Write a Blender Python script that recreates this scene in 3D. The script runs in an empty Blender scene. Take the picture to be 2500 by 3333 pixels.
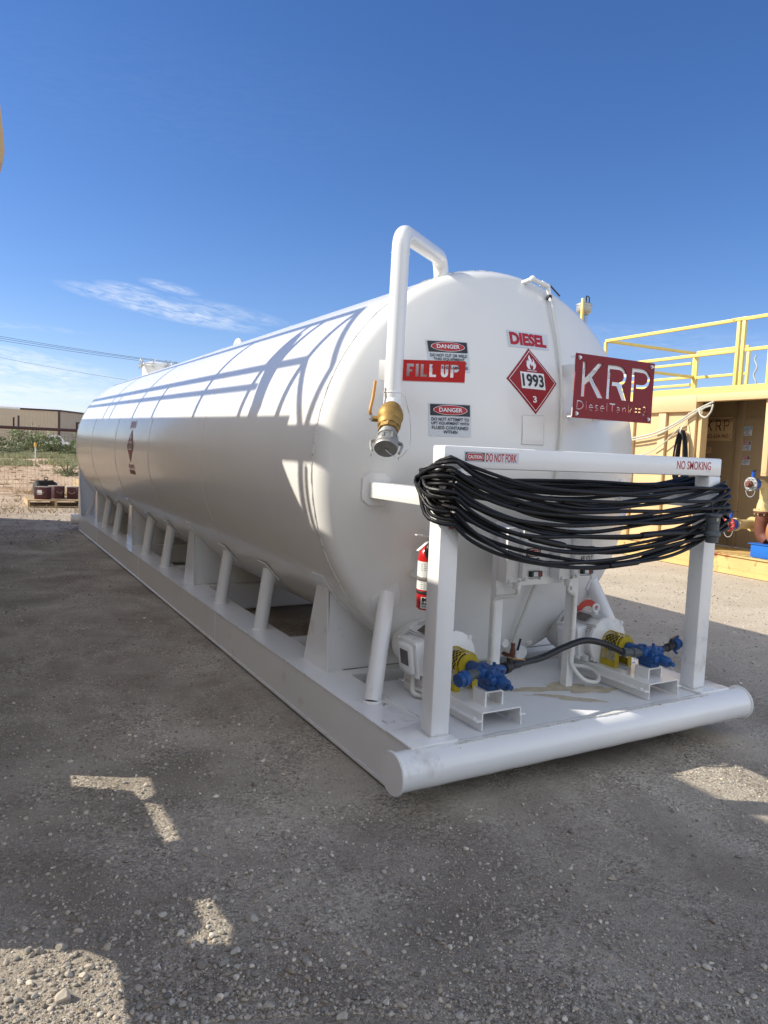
import bpy, bmesh, math, random
from mathutils import Vector, Matrix
random.seed(7)
R = math.radians
PI = math.pi
C = bpy.context.scene.collection
scn = bpy.context.scene

# ------------------------------------------------------------------ camera
CAM = Vector((-2.88600, -2.73091, 1.61632))
yaw, pitch, roll = 0.51909004, 0.08091401, 0.04184298
fw = Vector((math.sin(yaw)*math.cos(pitch), math.cos(yaw)*math.cos(pitch), -math.sin(pitch)))
rt = Vector((math.cos(yaw), -math.sin(yaw), 0)); up = rt.cross(fw)
r2 = math.cos(roll)*rt+math.sin(roll)*up; u2 = -math.sin(roll)*rt+math.cos(roll)*up
cd = bpy.data.cameras.new('camera'); cam = bpy.data.objects.new('camera', cd); C.objects.link(cam)
m = Matrix((r2, u2, -fw)).transposed().to_4x4(); m.translation = CAM
cam.matrix_world = m
cd.sensor_fit = 'HORIZONTAL'; cd.sensor_width = 36; cd.lens = 36*2399.4/2500; cd.clip_end = 3000; cd.clip_start = .05
scn.camera = cam
scn.render.resolution_x = 768; scn.render.resolution_y = 1024

# ------------------------------------------------------------------ world, sun, exposure
SUN_AZ, SUN_EL = R(31), R(34)          # azimuth measured from -X towards +Y
SUN = Vector((-math.cos(SUN_EL)*math.cos(SUN_AZ), math.cos(SUN_EL)*math.sin(SUN_AZ), math.sin(SUN_EL)))
world = bpy.data.worlds.new('World'); scn.world = world; world.use_nodes = True
wn = world.node_tree; wn.nodes.clear()
def wnode(t, **k):
    n = wn.nodes.new(t)
    for a, b in k.items(): setattr(n, a, b)
    return n
sky = wnode('ShaderNodeTexSky', sky_type='NISHITA', sun_disc=False)
sky.sun_elevation = SUN_EL; sky.sun_rotation = math.atan2(SUN.x, SUN.y)
sky.altitude = 900; sky.air_density = 1.0; sky.dust_density = .35; sky.ozone_density = 2.2
bg = wnode('ShaderNodeBackground'); bg.inputs['Strength'].default_value = .118
out = wnode('ShaderNodeOutputWorld')
tc = wnode('ShaderNodeTexCoord'); sp = wnode('ShaderNodeSeparateXYZ')
wn.links.new(tc.outputs['Generated'], sp.inputs[0])
def wm(op, a, b=None, c=None, clamp=False):
    n = wnode('ShaderNodeMath', operation=op); n.use_clamp = clamp
    for i, v in enumerate((a, b, c)):
        if v is None: continue
        if isinstance(v, (int, float)): n.inputs[i].default_value = v
        else: wn.links.new(v, n.inputs[i])
    return n.outputs[0]
az = wm('ARCTAN2', sp.outputs[0], sp.outputs[1]); el = wm('ARCSINE', sp.outputs[2])
azd = wm('MULTIPLY', az, 57.2958); eld = wm('MULTIPLY', el, 57.2958)
def streak(a0, e0, a1, e1, w, strength, seed, sc=(1.0, 5.0)):
    "a wisp of cirrus between two directions of the sky (degrees)"
    L = math.hypot(a1-a0, e1-e0); ca, sa = (a1-a0)/L, (e1-e0)/L
    da = wm('SUBTRACT', azd, (a0+a1)/2); de = wm('SUBTRACT', eld, (e0+e1)/2)
    t = wm('ADD', wm('MULTIPLY', da, ca), wm('MULTIPLY', de, sa))
    s = wm('SUBTRACT', wm('MULTIPLY', de, ca), wm('MULTIPLY', da, sa))
    cb = wnode('ShaderNodeCombineXYZ'); wn.links.new(t, cb.inputs[0]); wn.links.new(s, cb.inputs[1]); cb.inputs[2].default_value = seed
    mp = wnode('ShaderNodeVectorMath', operation='MULTIPLY'); wn.links.new(cb.outputs[0], mp.inputs[0]); mp.inputs[1].default_value = (sc[0], sc[1], 1)
    nz = wnode('ShaderNodeTexNoise'); nz.inputs['Scale'].default_value = .75; nz.inputs['Detail'].default_value = 8; nz.inputs['Roughness'].default_value = .62
    nz.inputs['Distortion'].default_value = .6
    wn.links.new(mp.outputs[0], nz.inputs['Vector'])
    et = wm('POWER', wm('DIVIDE', t, L/2*1.15), 2.0); es = wm('POWER', wm('ABSOLUTE', wm('DIVIDE', s, w)), 2.0)
    e = wm('SUBTRACT', 1.0, wm('ADD', et, es), clamp=True)
    n = wm('MULTIPLY', wm('SUBTRACT', nz.outputs[0], .36), 3.2, clamp=True)
    return wm('MULTIPLY', wm('MULTIPLY', wm('POWER', e, .8), n), strength)
tot = None
for a in [(6.2, 10.6, 19.6, 8.7, .75, .95, 1), (8.2, 11.0, 12.6, 10.5, .45, .7, 2), (11.2, 11.5, 15.2, 10.9, .4, .75, 3), (13.5, 10.4, 21.5, 9.3, .6, .5, 4),
          (-9, 6.3, 8.4, 4.9, .9, 1.1, 5), (-12, 5.0, 10.5, 4.2, .7, 1.2, 6), (-12, 3.3, 12, 3.2, .75, 1.3, 7), (-6, 7.6, 7.2, 7.5, .3, .3, 8), (24, 5.6, 44, 5.9, .8, .35, 9), (36, 9.5, 60, 8.0, 1.2, .18, 10),
          (-5, 22, 30, 24, 4.5, .02, 11)]:
    s_ = streak(*a); tot = s_ if tot is None else wm('ADD', tot, s_, clamp=True)
sk = wnode('ShaderNodeHueSaturation'); sk.inputs['Saturation'].default_value = 1.22
tn = wnode('ShaderNodeMixRGB', blend_type='MULTIPLY'); tn.inputs[0].default_value = 1; tn.inputs[2].default_value = (.95, .90, 1.02, 1)
wn.links.new(sky.outputs[0], tn.inputs[1]); wn.links.new(tn.outputs[0], sk.inputs['Color'])
mx = wnode('ShaderNodeMixRGB'); mx.inputs[2].default_value = (6.3, 6.7, 7.3, 1)
wn.links.new(wm('MULTIPLY', tot, .68), mx.inputs[0]); wn.links.new(sk.outputs[0], mx.inputs[1])
# bright cloud added to the unseen sky behind the viewer, to lift shaded fronts
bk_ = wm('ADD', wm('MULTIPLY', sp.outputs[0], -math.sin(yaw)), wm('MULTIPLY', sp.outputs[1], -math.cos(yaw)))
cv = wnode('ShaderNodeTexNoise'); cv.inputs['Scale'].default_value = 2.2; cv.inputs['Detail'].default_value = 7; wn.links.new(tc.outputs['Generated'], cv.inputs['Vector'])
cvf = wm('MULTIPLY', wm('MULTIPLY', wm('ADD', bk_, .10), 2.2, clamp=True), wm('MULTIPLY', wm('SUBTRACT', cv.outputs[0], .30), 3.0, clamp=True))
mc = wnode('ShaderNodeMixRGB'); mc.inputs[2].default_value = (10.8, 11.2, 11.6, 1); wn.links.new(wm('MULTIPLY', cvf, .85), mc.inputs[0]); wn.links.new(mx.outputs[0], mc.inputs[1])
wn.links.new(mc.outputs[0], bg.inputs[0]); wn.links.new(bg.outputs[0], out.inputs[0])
sd = bpy.data.lights.new('sun', 'SUN'); sd.energy = 5.0; sd.angle = R(.5); sd.color = (1, .93, .81)
so = bpy.data.objects.new('sun', sd); C.objects.link(so); so.rotation_euler = SUN.to_track_quat('Z', 'Y').to_euler()
scn.view_settings.view_transform = 'Standard'; scn.view_settings.look = 'None'; scn.view_settings.gamma = 1
scn.view_settings.exposure = .36

# ------------------------------------------------------------------ helpers
def tag(o, label=None, cat=None, group=None, kind=None):
    if label: o['label'] = label
    if cat: o['category'] = cat
    if group: o['group'] = group
    if kind: o['kind'] = kind
    return o
def thing(name, label, cat, loc=(0, 0, 0), group=None, rz=0):
    o = bpy.data.objects.new(name, None); C.objects.link(o); o.location = loc; o.rotation_euler = (0, 0, rz); o.empty_display_size = .1
    return tag(o, label, cat, group)
class MB:
    def __init__(s): s.bm = bmesh.new(); s.mi = 0
    def _fin(s, fs, smooth):
        for f in fs: f.material_index = s.mi; f.smooth = smooth
    def poly(s, pts, smooth=False):
        f = s.bm.faces.new([s.bm.verts.new(p) for p in pts]); s._fin([f], smooth); return f
    def hexa(s, P, bev=0):
        v = [s.bm.verts.new(p) for p in P]
        fs = [s.bm.faces.new([v[i] for i in q]) for q in ((3, 2, 1, 0), (4, 5, 6, 7), (0, 1, 5, 4), (1, 2, 6, 5), (2, 3, 7, 6), (3, 0, 4, 7))]
        s._fin(fs, bev > 0)
        if bev:
            es = {e for f in fs for e in f.edges}
            r = bmesh.ops.bevel(s.bm, geom=list(es), offset=bev, segments=2, profile=.5, affect='EDGES')
            s._fin(r['faces'], True)
    def box(s, x0, x1, y0, y1, z0, z1, bev=0):
        s.hexa([(x0, y0, z0), (x1, y0, z0), (x1, y1, z0), (x0, y1, z0), (x0, y0, z1), (x1, y0, z1), (x1, y1, z1), (x0, y1, z1)], bev)
    def bar(s, a, b, w, h, bev=0, upv=(0, 0, 1)):
        a = Vector(a); b = Vector(b); d = (b-a).normalized(); u = Vector(upv)
        if abs(d.dot(u)) > .95: u = Vector((0, 1, 0))
        r = d.cross(u).normalized(); u = r.cross(d)
        P = []
        for q in (a, b): P += [q-r*w/2-u*h/2, q+r*w/2-u*h/2, q+r*w/2+u*h/2, q-r*w/2+u*h/2]
        s.hexa([P[3], P[2], P[1], P[0], P[7], P[6], P[5], P[4]], bev)
    def tube(s, pts, r, n=12, cap=True, closed=False, rs=None):
        pts = [Vector(p) for p in pts]; N = len(pts); rings = []; pu = None
        for i, p in enumerate(pts):
            a = pts[(i-1) % N] if (i or closed) else p; b = pts[(i+1) % N] if (i < N-1 or closed) else p
            t = (b-a)
            if t.length < 1e-9: t = Vector((0, 0, 1))
            t.normalize()
            if pu is None:
                u = Vector((0, 0, 1)) if abs(t.z) < .9 else Vector((0, 1, 0))
            else: u = pu
            u = (u-t*u.dot(t)).normalized(); pu = u; w = t.cross(u)
            rr = rs[i] if rs else r
            rings.append([s.bm.verts.new(p+(u*math.cos(2*PI*k/n)+w*math.sin(2*PI*k/n))*rr) for k in range(n)])
        fs = []
        for i in range(N if closed else N-1):
            A, B = rings[i], rings[(i+1) % N]
            for k in range(n): fs.append(s.bm.faces.new((A[k], A[(k+1) % n], B[(k+1) % n], B[k])))
        s._fin(fs, True)
        if cap and not closed:
            s._fin([s.bm.faces.new(list(reversed(rings[0]))), s.bm.faces.new(rings[-1])], False)
    def cyl(s, a, b, r, n=20, r2=None): s.tube([a, b], r, n, rs=[r, r2 if r2 is not None else r])
    def lathe(s, prof, org=(0, 0, 0), axis=(0, 0, 1), n=32, cap=True, a0=0, a1=None):
        "prof: list of (radius, height along axis)"
        ax = Vector(axis).normalized(); u = Vector((0, 0, 1)) if abs(ax.z) < .9 else Vector((1, 0, 0))
        u = (u-ax*u.dot(ax)).normalized(); w = ax.cross(u); org = Vector(org)
        full = a1 is None; a1 = a0+2*PI if full else a1; nn = n if full else n+1
        rings = [[s.bm.verts.new(org+ax*h+(u*math.cos(a0+(a1-a0)*k/n)+w*math.sin(a0+(a1-a0)*k/n))*max(r, 1e-5)) for k in range(nn)] for r, h in prof]
        fs = []
        for A, B in zip(rings, rings[1:]):
            for k in range(n): k2 = (k+1) % n if full else k+1; fs.append(s.bm.faces.new((A[k], A[k2], B[k2], B[k])))
        s._fin(fs, True)
        if cap and full:
            if prof[0][0] > 1e-4: s._fin([s.bm.faces.new(list(reversed(rings[0])))], False)
            if prof[-1][0] > 1e-4: s._fin([s.bm.faces.new(rings[-1])], False)
    def prism(s, pts, d, smooth=False):
        "closed 3D polygon pts extruded by vector d"
        d = Vector(d); a = [s.bm.verts.new(p) for p in pts]; b = [s.bm.verts.new(Vector(p)+d) for p in pts]; n = len(a)
        fs = [s.bm.faces.new(list(reversed(a))), s.bm.faces.new(b)]+[s.bm.faces.new((a[i], a[(i+1) % n], b[(i+1) % n], b[i])) for i in range(n)]
        s._fin(fs, smooth)
    def ball(s, c, r, sc=(1, 1, 1), sub=2):
        M = Matrix.Translation(c) @ Matrix.Diagonal((*sc, 1))
        g = bmesh.ops.create_icosphere(s.bm, subdivisions=sub, radius=r, matrix=M)
        s._fin({f for v in g['verts'] for f in v.link_faces}, True)
    def raw(s, V, F, smooth=False):
        v = [s.bm.verts.new(p) for p in V]; fs = []
        for f in F:
            try: fs.append(s.bm.faces.new([v[i] for i in f]))
            except ValueError: pass
        s._fin(fs, smooth)
    def build(s, name, mats, parent=None, sharp=38, norm=True):
        if norm: bmesh.ops.recalc_face_normals(s.bm, faces=s.bm.faces)
        for e in s.bm.edges:
            if len(e.link_faces) == 2 and e.calc_face_angle(0) > R(sharp): e.smooth = False
        me = bpy.data.meshes.new(name); s.bm.to_mesh(me); s.bm.free()
        for m_ in (mats if isinstance(mats, (list, tuple)) else [mats]): me.materials.append(m_)
        o = bpy.data.objects.new(name, me); C.objects.link(o)
        if parent is not None:
            o.parent = parent
            if True:                                # world coordinates given: undo parents' transforms
                pw = Matrix.Identity(4); q = parent; ch = []
                while q is not None: ch.append(q); q = q.parent
                for q in reversed(ch): pw = pw @ (q.matrix_parent_inverse @ q.matrix_basis)
                o.matrix_parent_inverse = pw.inverted()
        return o

# ------------------------------------------------------------------ materials
def mat(name, col, rough=.5, metal=0, bump=0, bscale=60, var=0, vscale=3, col2=None, spots=None, coat=0, spec=None, alpha=None, trans=0, detail=6, stretch=None):
    m_ = bpy.data.materials.new(name); m_.use_nodes = True; nt = m_.node_tree; b = nt.nodes['Principled BSDF']
    b.inputs['Base Color'].default_value = (*col, 1); b.inputs['Roughness'].default_value = rough; b.inputs['Metallic'].default_value = metal
    if coat: b.inputs['Coat Weight'].default_value = coat; b.inputs['Coat Roughness'].default_value = .08
    if spec is not None: b.inputs['Specular IOR Level'].default_value = spec
    if trans: b.inputs['Transmission Weight'].default_value = trans
    N = lambda t: nt.nodes.new(t)
    t = N('ShaderNodeTexCoord'); vec = t.outputs['Object']
    if stretch:
        mp = N('ShaderNodeMapping'); mp.inputs['Scale'].default_value = stretch; nt.links.new(vec, mp.inputs[0]); vec = mp.outputs[0]
    last = None
    if var or col2:
        n = N('ShaderNodeTexNoise'); n.inputs['Scale'].default_value = vscale; n.inputs['Detail'].default_value = detail; n.inputs['Roughness'].default_value = .6
        nt.links.new(vec, n.inputs['Vector'])
        cr = N('ShaderNodeValToRGB'); cr.color_ramp.elements[0].position = .35; cr.color_ramp.elements[1].position = .68
        c2 = col2 if col2 else tuple(c*(1-var) for c in col)
        cr.color_ramp.elements[0].color = (*c2, 1); cr.color_ramp.elements[1].color = (*col, 1)
        nt.links.new(n.outputs[0], cr.inputs[0]); last = cr.outputs[0]
        rm = N('ShaderNodeMapRange'); rm.inputs[3].default_value = min(1, rough*1.35); rm.inputs[4].default_value = rough*.85
        nt.links.new(n.outputs[0], rm.inputs[0]); nt.links.new(rm.outputs[0], b.inputs['Roughness'])
    for sp_ in (spots or []):           # (colour, scale, threshold, width, detail)
        n = N('ShaderNodeTexNoise'); n.inputs['Scale'].default_value = sp_[1]; n.inputs['Detail'].default_value = sp_[4] if len(sp_) > 4 else 8
        n.inputs['Roughness'].default_value = .65
        nt.links.new(vec, n.inputs['Vector'])
        cr = N('ShaderNodeValToRGB'); cr.color_ramp.elements[0].position = sp_[2]; cr.color_ramp.elements[1].position = sp_[2]+sp_[3]
        cr.color_ramp.elements[0].color = (0, 0, 0, 1); cr.color_ramp.elements[1].color = (1, 1, 1, 1)
        nt.links.new(n.outputs[0], cr.inputs[0])
        mx_ = N('ShaderNodeMixRGB'); nt.links.new(cr.outputs[0], mx_.inputs[0]); mx_.inputs[2].default_value = (*sp_[0], 1)
        if last is None: mx_.inputs[1].default_value = (*col, 1)
        else: nt.links.new(last, mx_.inputs[1])
        last = mx_.outputs[0]
    if last is not None: nt.links.new(last, b.inputs['Base Color'])
    if bump:
        n = N('ShaderNodeTexNoise'); n.inputs['Scale'].default_value = bscale; n.inputs['Detail'].default_value = 4
        nt.links.new(t.outputs['Object'], n.inputs['Vector'])
        bp_ = N('ShaderNodeBump'); bp_.inputs['Strength'].default_value = 1; bp_.inputs['Distance'].default_value = bump
        nt.links.new(n.outputs[0], bp_.inputs['Height']); nt.links.new(bp_.outputs[0], b.inputs['Normal'])
    return m_
WHITE = mat('white_gloss_paint', (.83, .83, .82), .22, bump=.0012, bscale=9, var=.05, vscale=2.2, coat=.35, spots=[((.60, .57, .52), 5, .60, .16, 12), ((.34, .20, .11), 14, .715, .02, 6)])
SHELLM = mat('white_tank_paint', (.80, .79, .755), .2, bump=.0032, bscale=2.0, var=.05, vscale=1.1, coat=.25, spots=[((.68, .66, .61), 3, .69, .14, 12)])
DECKM = mat('white_deck_paint', (.79, .80, .81), .3, bump=.001, bscale=14, var=.08, vscale=2.5, spots=[((.42, .36, .27), 2.1, .66, .03, 10), ((.5, .46, .4), 11, .68, .1, 12)])
WELD = mat('weld_bead_white', (.66, .65, .62), .35, bump=.004, bscale=90, spots=[((.30, .28, .25), 34, .55, .12)])
PLACR = mat('placard_red', (.30, .010, .014), .4, spec=.35)
RED = mat('sign_red', (.205, .008, .014), .42, spec=.3, bump=.0004, bscale=8)
REDT = mat('sticker_red', (.42, .010, .02), .3)
BRIGHTRED = mat('bright_red_paint', (.52, .010, .012), .25, coat=.3)
BLACK = mat('sticker_black', (.008, .009, .012), .35)
STW = mat('sticker_white', (.66, .68, .70), .35)
INKW = mat('ink_white', (.82, .82, .82), .35)
GREYCL = mat('sticker_clear_margin', (.60, .63, .66), .3)
CABLE = mat('black_rubber_cable', (.008, .008, .010), .40, bump=.001, bscale=120, spec=.35, spots=[((.05, .046, .04), 9, .60, .2, 12)])
HOSEM = mat('black_hose_rubber', (.012, .012, .013), .4, bump=.0006, bscale=150)
BRASS = mat('cast_brass', (.40, .25, .075), .5, metal=.6, bump=.0012, bscale=70, var=.25, vscale=14)
ALU = mat('cast_aluminium', (.42, .41, .38), .5, metal=.7, bump=.001, bscale=90, var=.2, vscale=20)
STEEL = mat('zinc_steel', (.6, .6, .6), .3, metal=.9)
ORANGE = mat('orange_vinyl_handle', (.55, .24, .03), .45)
YEL = mat('guard_yellow', (.55, .41, .012), .45, var=.25, vscale=14, spots=[((.2, .15, .05), 30, .66, .06)])
BLUE = mat('pump_blue', (.010, .085, .29), .42, bump=.003, bscale=50, var=.35, vscale=12, spots=[((.015, .03, .06), 18, .56, .10), ((.14, .17, .21), 30, .66, .05)])
DARKM = mat('dark_steel', (.035, .034, .036), .5, metal=.4, bump=.001, bscale=80)
GREYP = mat('grey_plug_plastic', (.075, .085, .09), .5, bump=.0005, bscale=90)
PLATE = mat('nameplate_metal', (.16, .14, .13), .35, metal=.6, var=.3, vscale=20)
CLEAR = mat('yellowed_clear_hose', (.68, .67, .60), .25)
TAN = mat('tan_steel_paint', (.68, .48, .245), .5, bump=.002, bscale=6, var=.1, vscale=1.2, spots=[((.42, .24, .10), 3, .70, .06, 12)])
TANS = mat('tan_shaded_paint', (.40, .285, .15), .55, bump=.002, bscale=6, var=.12, vscale=1.5)  # darker copy of the tan steel paint, alcove shade put into the colour
YELR = mat('yellow_rail_paint', (.80, .62, .17), .45, var=.12, vscale=3, spots=[((.20, .10, .05), 7, .70, .03, 12)])
RUSTY = mat('yellow_skid_rusty', (.66, .46, .18), .55, bump=.003, bscale=12, var=.15, vscale=2, spots=[((.32, .10, .03), 2.3, .53, .10, 12), ((.18, .08, .04), 9, .64, .05, 8)])
RUST = mat('rust_brown', (.17, .055, .03), .6, bump=.002, bscale=30, var=.3, vscale=6)
CREAMP = mat('cream_pipe_paint', (.66, .52, .24), .45, var=.15, vscale=8)
GALV = mat('galvanised_grey', (.42, .43, .42), .45, metal=.5)
GLASS = mat('lamp_glass', (.8, .82, .8), .08, trans=.85)
WOODP = mat('pallet_wood', (.55, .40, .22), .75, bump=.003, bscale=20, var=.3, vscale=6, stretch=(1, 8, 8))
CRATEM = mat('maroon_painted_box', (.085, .022, .026), .6, bump=.002, bscale=20, var=.3, vscale=6, spots=[((.2, .15, .13), 5, .62, .05)])
SIDING = mat('tan_metal_siding', (.50, .42, .31), .6, var=.06, vscale=.3)
ROOFM = mat('pale_metal_roof', (.74, .74, .72), .35)
DTRIM = mat('dark_trim', (.05, .03, .028), .5)
PIPER = mat('oxblood_pipe', (.045, .016, .014), .5)
WIREM = mat('fence_wire', (.16, .11, .08), .6)
TRUCKW = mat('truck_white_paint', (.75, .76, .77), .25, coat=.5)
AUTOG = mat('dark_auto_glass', (.02, .03, .035), .05)
TYRE = mat('tyre', (.02, .02, .02), .7)
LEAF = mat('mesquite_leaf', (.27, .33, .14), .6, var=.5, vscale=.8)
LEAF2 = mat('sage_leaf', (.30, .33, .17), .65, var=.4, vscale=.8)
BARK = mat('bush_stem', (.12, .08, .05), .8)
DRY = mat('dry_grass', (.48, .36, .17), .7, var=.4, vscale=2)
WEED = mat('green_weed', (.46, .46, .24), .65, var=.4, vscale=1.2)
CREAM = mat('cream_conduit', (.72, .71, .66), .35)
# ------------------------------------------------------------------ flat lettering / stickers
def text2d(body, bold=0.0, sx=1.0):
    cu = bpy.data.curves.new('t', 'FONT'); cu.body = body; cu.size = 1; cu.offset = bold; cu.resolution_u = 3
    o = bpy.data.objects.new('t', cu); C.objects.link(o); me = o.to_mesh()
    V = [(v.co.x*sx, v.co.y) for v in me.vertices]; F = [tuple(p.vertices) for p in me.polygons]
    o.to_mesh_clear(); bpy.data.objects.remove(o); bpy.data.curves.remove(cu)
    return V, F
def fit(V, u0, u1, v0, v1):
    xs = [p[0] for p in V]; ys = [p[1] for p in V]; a, b, c, d = min(xs), max(xs), min(ys), max(ys)
    return [(u0+(p[0]-a)/(b-a)*(u1-u0), v0+(p[1]-c)/(d-c)*(v1-v0)) for p in V]
class Decal:
    def __init__(s, fn, step=.05): s.fn = fn; s.step = step; s.mb = MB(); s.mats = []
    def _put(s, V, F, h, mt):
        if mt not in s.mats: s.mats.append(mt)
        bm = bmesh.new(); vs = [bm.verts.new((p[0], p[1], 0)) for p in V]
        for f in F:
            try: bm.faces.new([vs[i] for i in f])
            except ValueError: pass
        if s.step:
            for ax in (0, 1):
                lo = min(p[ax] for p in V); hi = max(p[ax] for p in V); k = math.ceil(lo/s.step)
                while k*s.step < hi:
                    no = (1, 0, 0) if ax == 0 else (0, 1, 0); co = (k*s.step, 0, 0) if ax == 0 else (0, k*s.step, 0)
                    bmesh.ops.bisect_plane(bm, geom=bm.verts[:]+bm.edges[:]+bm.faces[:], plane_co=co, plane_no=no); k += 1
        bm.verts.index_update(); s.mb.mi = s.mats.index(mt)
        s.mb.raw([s.fn(v.co.x, v.co.y, h) for v in bm.verts], [[v.index for v in f.verts] for f in bm.faces]); bm.free()
    def poly(s, P, h, mt): s._put(P, [tuple(range(len(P)))], h, mt)
    def rect(s, u0, u1, v0, v1, h, mt): s.poly([(u0, v0), (u1, v0), (u1, v1), (u0, v1)], h, mt)
    def ell(s, cu, cv, a, b, h, mt, n=28): s.poly([(cu+a*math.cos(2*PI*k/n), cv+b*math.sin(2*PI*k/n)) for k in range(n)], h, mt)
    def text(s, body, u0, u1, v0, v1, h, mt, bold=.0): V, F = text2d(body, bold); s._put(fit(V, u0, u1, v0, v1), F, h, mt)
    def ring(s, P, w, h, mt):
        cx = sum(p[0] for p in P)/len(P); cy = sum(p[1] for p in P)/len(P)
        Q = [(cx+(p[0]-cx)*w, cy+(p[1]-cy)*w) for p in P]; n = len(P)
        s._put(P+Q, [(i, (i+1) % n, n+(i+1) % n, n+i) for i in range(n)], h, mt)
    def build(s, name, parent): return s.mb.build(name, s.mats, parent, norm=False)
def quadmap(c00, c10, c11, c01, nrm):
    "bilinear map of the unit square to a flat patch"
    c00, c10, c11, c01 = map(Vector, (c00, c10, c11, c01)); nrm = Vector(nrm).normalized()
    return lambda u, v, h: c00*(1-u)*(1-v)+c10*u*(1-v)+c11*u*v+c01*(1-u)*v+nrm*h
def danger(fn, lines, name, parent, head='DANGER', hm=REDT, hb=BLACK, frac=.38, step=.0, back=GREYCL, asp=1.3, lift=.0012):
    "safety sticker in unit coordinates"
    d = Decal(fn, step)
    d.rect(0, 1, 0, 1, lift, back); d.rect(.035, .965, 1-frac, .965, lift*2, hb)
    if hm:
        c = (1-frac+.965)/2
        d.ell(.5, c, .40, frac*.40, lift*3, INKW); d.ell(.5, c, .385, frac*.36, lift*4, hm)
        d.text(head, .23, .77, c-frac*.17, c+frac*.17, lift*5, INKW, .02)
    else: d.text(head, .1, .9, 1-frac+.06, .92, lift*4, INKW, .02)
    n = len(lines); tp = 1-frac-.05; hh = (tp-.06)/n
    for i, l in enumerate(lines):
        w = min(.88, .052*len(l)*1.0+.02) if n > 1 else .9
        d.text(l, .5-w/2, .5+w/2, tp-hh*(i+1)+hh*.16, tp-hh*i-hh*.06, lift*3, BLACK, .02)
    return d.build(name, parent)

# ------------------------------------------------------------------ tank shell
ZC, RT, YS, RK, LC, YR = 1.5214, 1.2234, 1.0008, .1255, 2.2066, 10.92
cK = RT-RK; hK = math.sqrt((LC-RK)**2-cK*cK); aK = math.asin(cK/(LC-RK)); rX = LC*math.sin(aK)
def hd(r): return (-hK+math.sqrt(LC*LC-r*r)) if r < rX else math.sqrt(max(RK*RK-(r-cK)**2, 0))
HD = hd(0)
def headpt(x, z, h=0):
    r = math.hypot(x, z-ZC)
    if r < rX: n = Vector((x, -math.sqrt(LC*LC-r*r), z-ZC))/LC
    else:
        t = min(max((r-cK)/RK, -1), 1); n = Vector((x/r*t, -math.sqrt(1-t*t), (z-ZC)/r*t))
    return Vector((x, YS-hd(r), z))+n*h
def cylpt(y, a, h=0): return Vector(((RT+h)*math.cos(a), y, ZC+(RT+h)*math.sin(a)))
TK = thing('diesel_tank', 'long white horizontal diesel tank on a pipe-ended skid with front hose rack', 'fuel tank', (0, 0, 0))
prof = [(LC*math.sin(aK*i/20), -hK+LC*math.cos(aK*i/20)) for i in range(21)]
prof += [(cK+RK*math.sin(aK+(PI/2-aK)*i/9), RK*math.cos(aK+(PI/2-aK)*i/9)) for i in range(1, 10)]
full = [(max(r, 1e-4), YS-d) for r, d in prof]
SE = [YS, 3.2251, 5.1885, 7.1472, 9.14, YR]
for a_, b_ in zip(SE, SE[1:]):
    for k in range(1, 5): full.append((RT, a_+(b_-a_)*k/4))
full += [(max(r, 1e-4), YR+d) for r, d in reversed(prof[:-1])]
mb = MB(); mb.lathe(full, (0, 0, ZC), (0, 1, 0), n=128, cap=False)
shell = mb.build('shell', SHELLM, TK)
for y in SE:                                      # circumferential welds
    mb = MB(); n = 220
    for k in range(n): pass
    w = .012 if y == YS else .007; hh = .0075 if y == YS else .0030
    rg = random.Random(int(y*10))
    rows = []
    for k in range(n):
        a = 2*PI*k/n; j = rg.uniform(-.0016, .0016); g = rg.uniform(.55, 1.3)
        rows.append([mb.bm.verts.new(cylpt(y+j+dy, a, hv*g)) for dy, hv in ((-w, -.002), (-w*.5, hh*.8), (w*.5, hh*.8), (w, -.002))])
    fs = [mb.bm.faces.new((rows[k][i], rows[k][i+1], rows[(k+1) % n][i+1], rows[(k+1) % n][i])) for k in range(n) for i in range(3)]
    mb._fin(fs, True); mb.build('weld_seam', WELD, shell)
mb = MB()                                         # fold line round the head knuckle
# ------------------------------------------------------------------ skid
for s in (-1, 1):
    mb = MB()
    x0, x1 = sorted((s*1.12, s*.868))
    mb.prism([(x0, 0, .273), (x0, 0, .15), (x0, .16, .012), (x0, 11.30, .012), (x0, 11.44, .10), (x0, 11.44, .273)], (x1-x0, 0, 0))
    mb.box(min(s*1.128, s*1.0), max(s*1.128, s*1.0), .20, 11.2, .0115, .0245)
    mb.box(min(s*1.1215, s*1.1), max(s*1.1215, s*1.1), .3, 11.3, .262, .2745)
    for yy in (3.05, 6.1, 9.2): mb.box(min(s*1.1225, s*1.11), max(s*1.1225, s*1.11), yy, yy+.012, .02, .262)
    mb.build('skid_rail', WHITE, TK)
for y in (0, 11.44):
    mb = MB()
    mb.tube([(-1.222+2.444*i/24, y, .1845+(.0012*math.sin(i*2.3))) for i in range(25)], .0905, 36)
    o = mb.build('bumper_pipe', WHITE, TK)
    for s in (-1, 1):
        mb = MB(); mb.lathe([(.088, 0), (.1, .002), (.101, .007), (.097, .0125), (.02, .0135), (.001, .0138)], (s*1.2185, y, .1845), (s, 0, 0), 36); mb.build('end_cap', WHITE, o)
mb = MB(); mb.box(-.868, .868, .004, .94, .258, .2695)
deck = mb.build('deck_plate', DECKM, TK)
mb = MB()
for k in range(150):
    x = -.9+1.8*k/150; mb.box(x, x+.0135, -.024+random.uniform(-.002, .002), -.012+random.uniform(-.002, .002), .262, .2762+random.uniform(0, .002))
mb.build('weld_bead', WELD, deck)
d = Decal(lambda u, v, h: Vector((v, -u, .2746+h)), 0)
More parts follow.
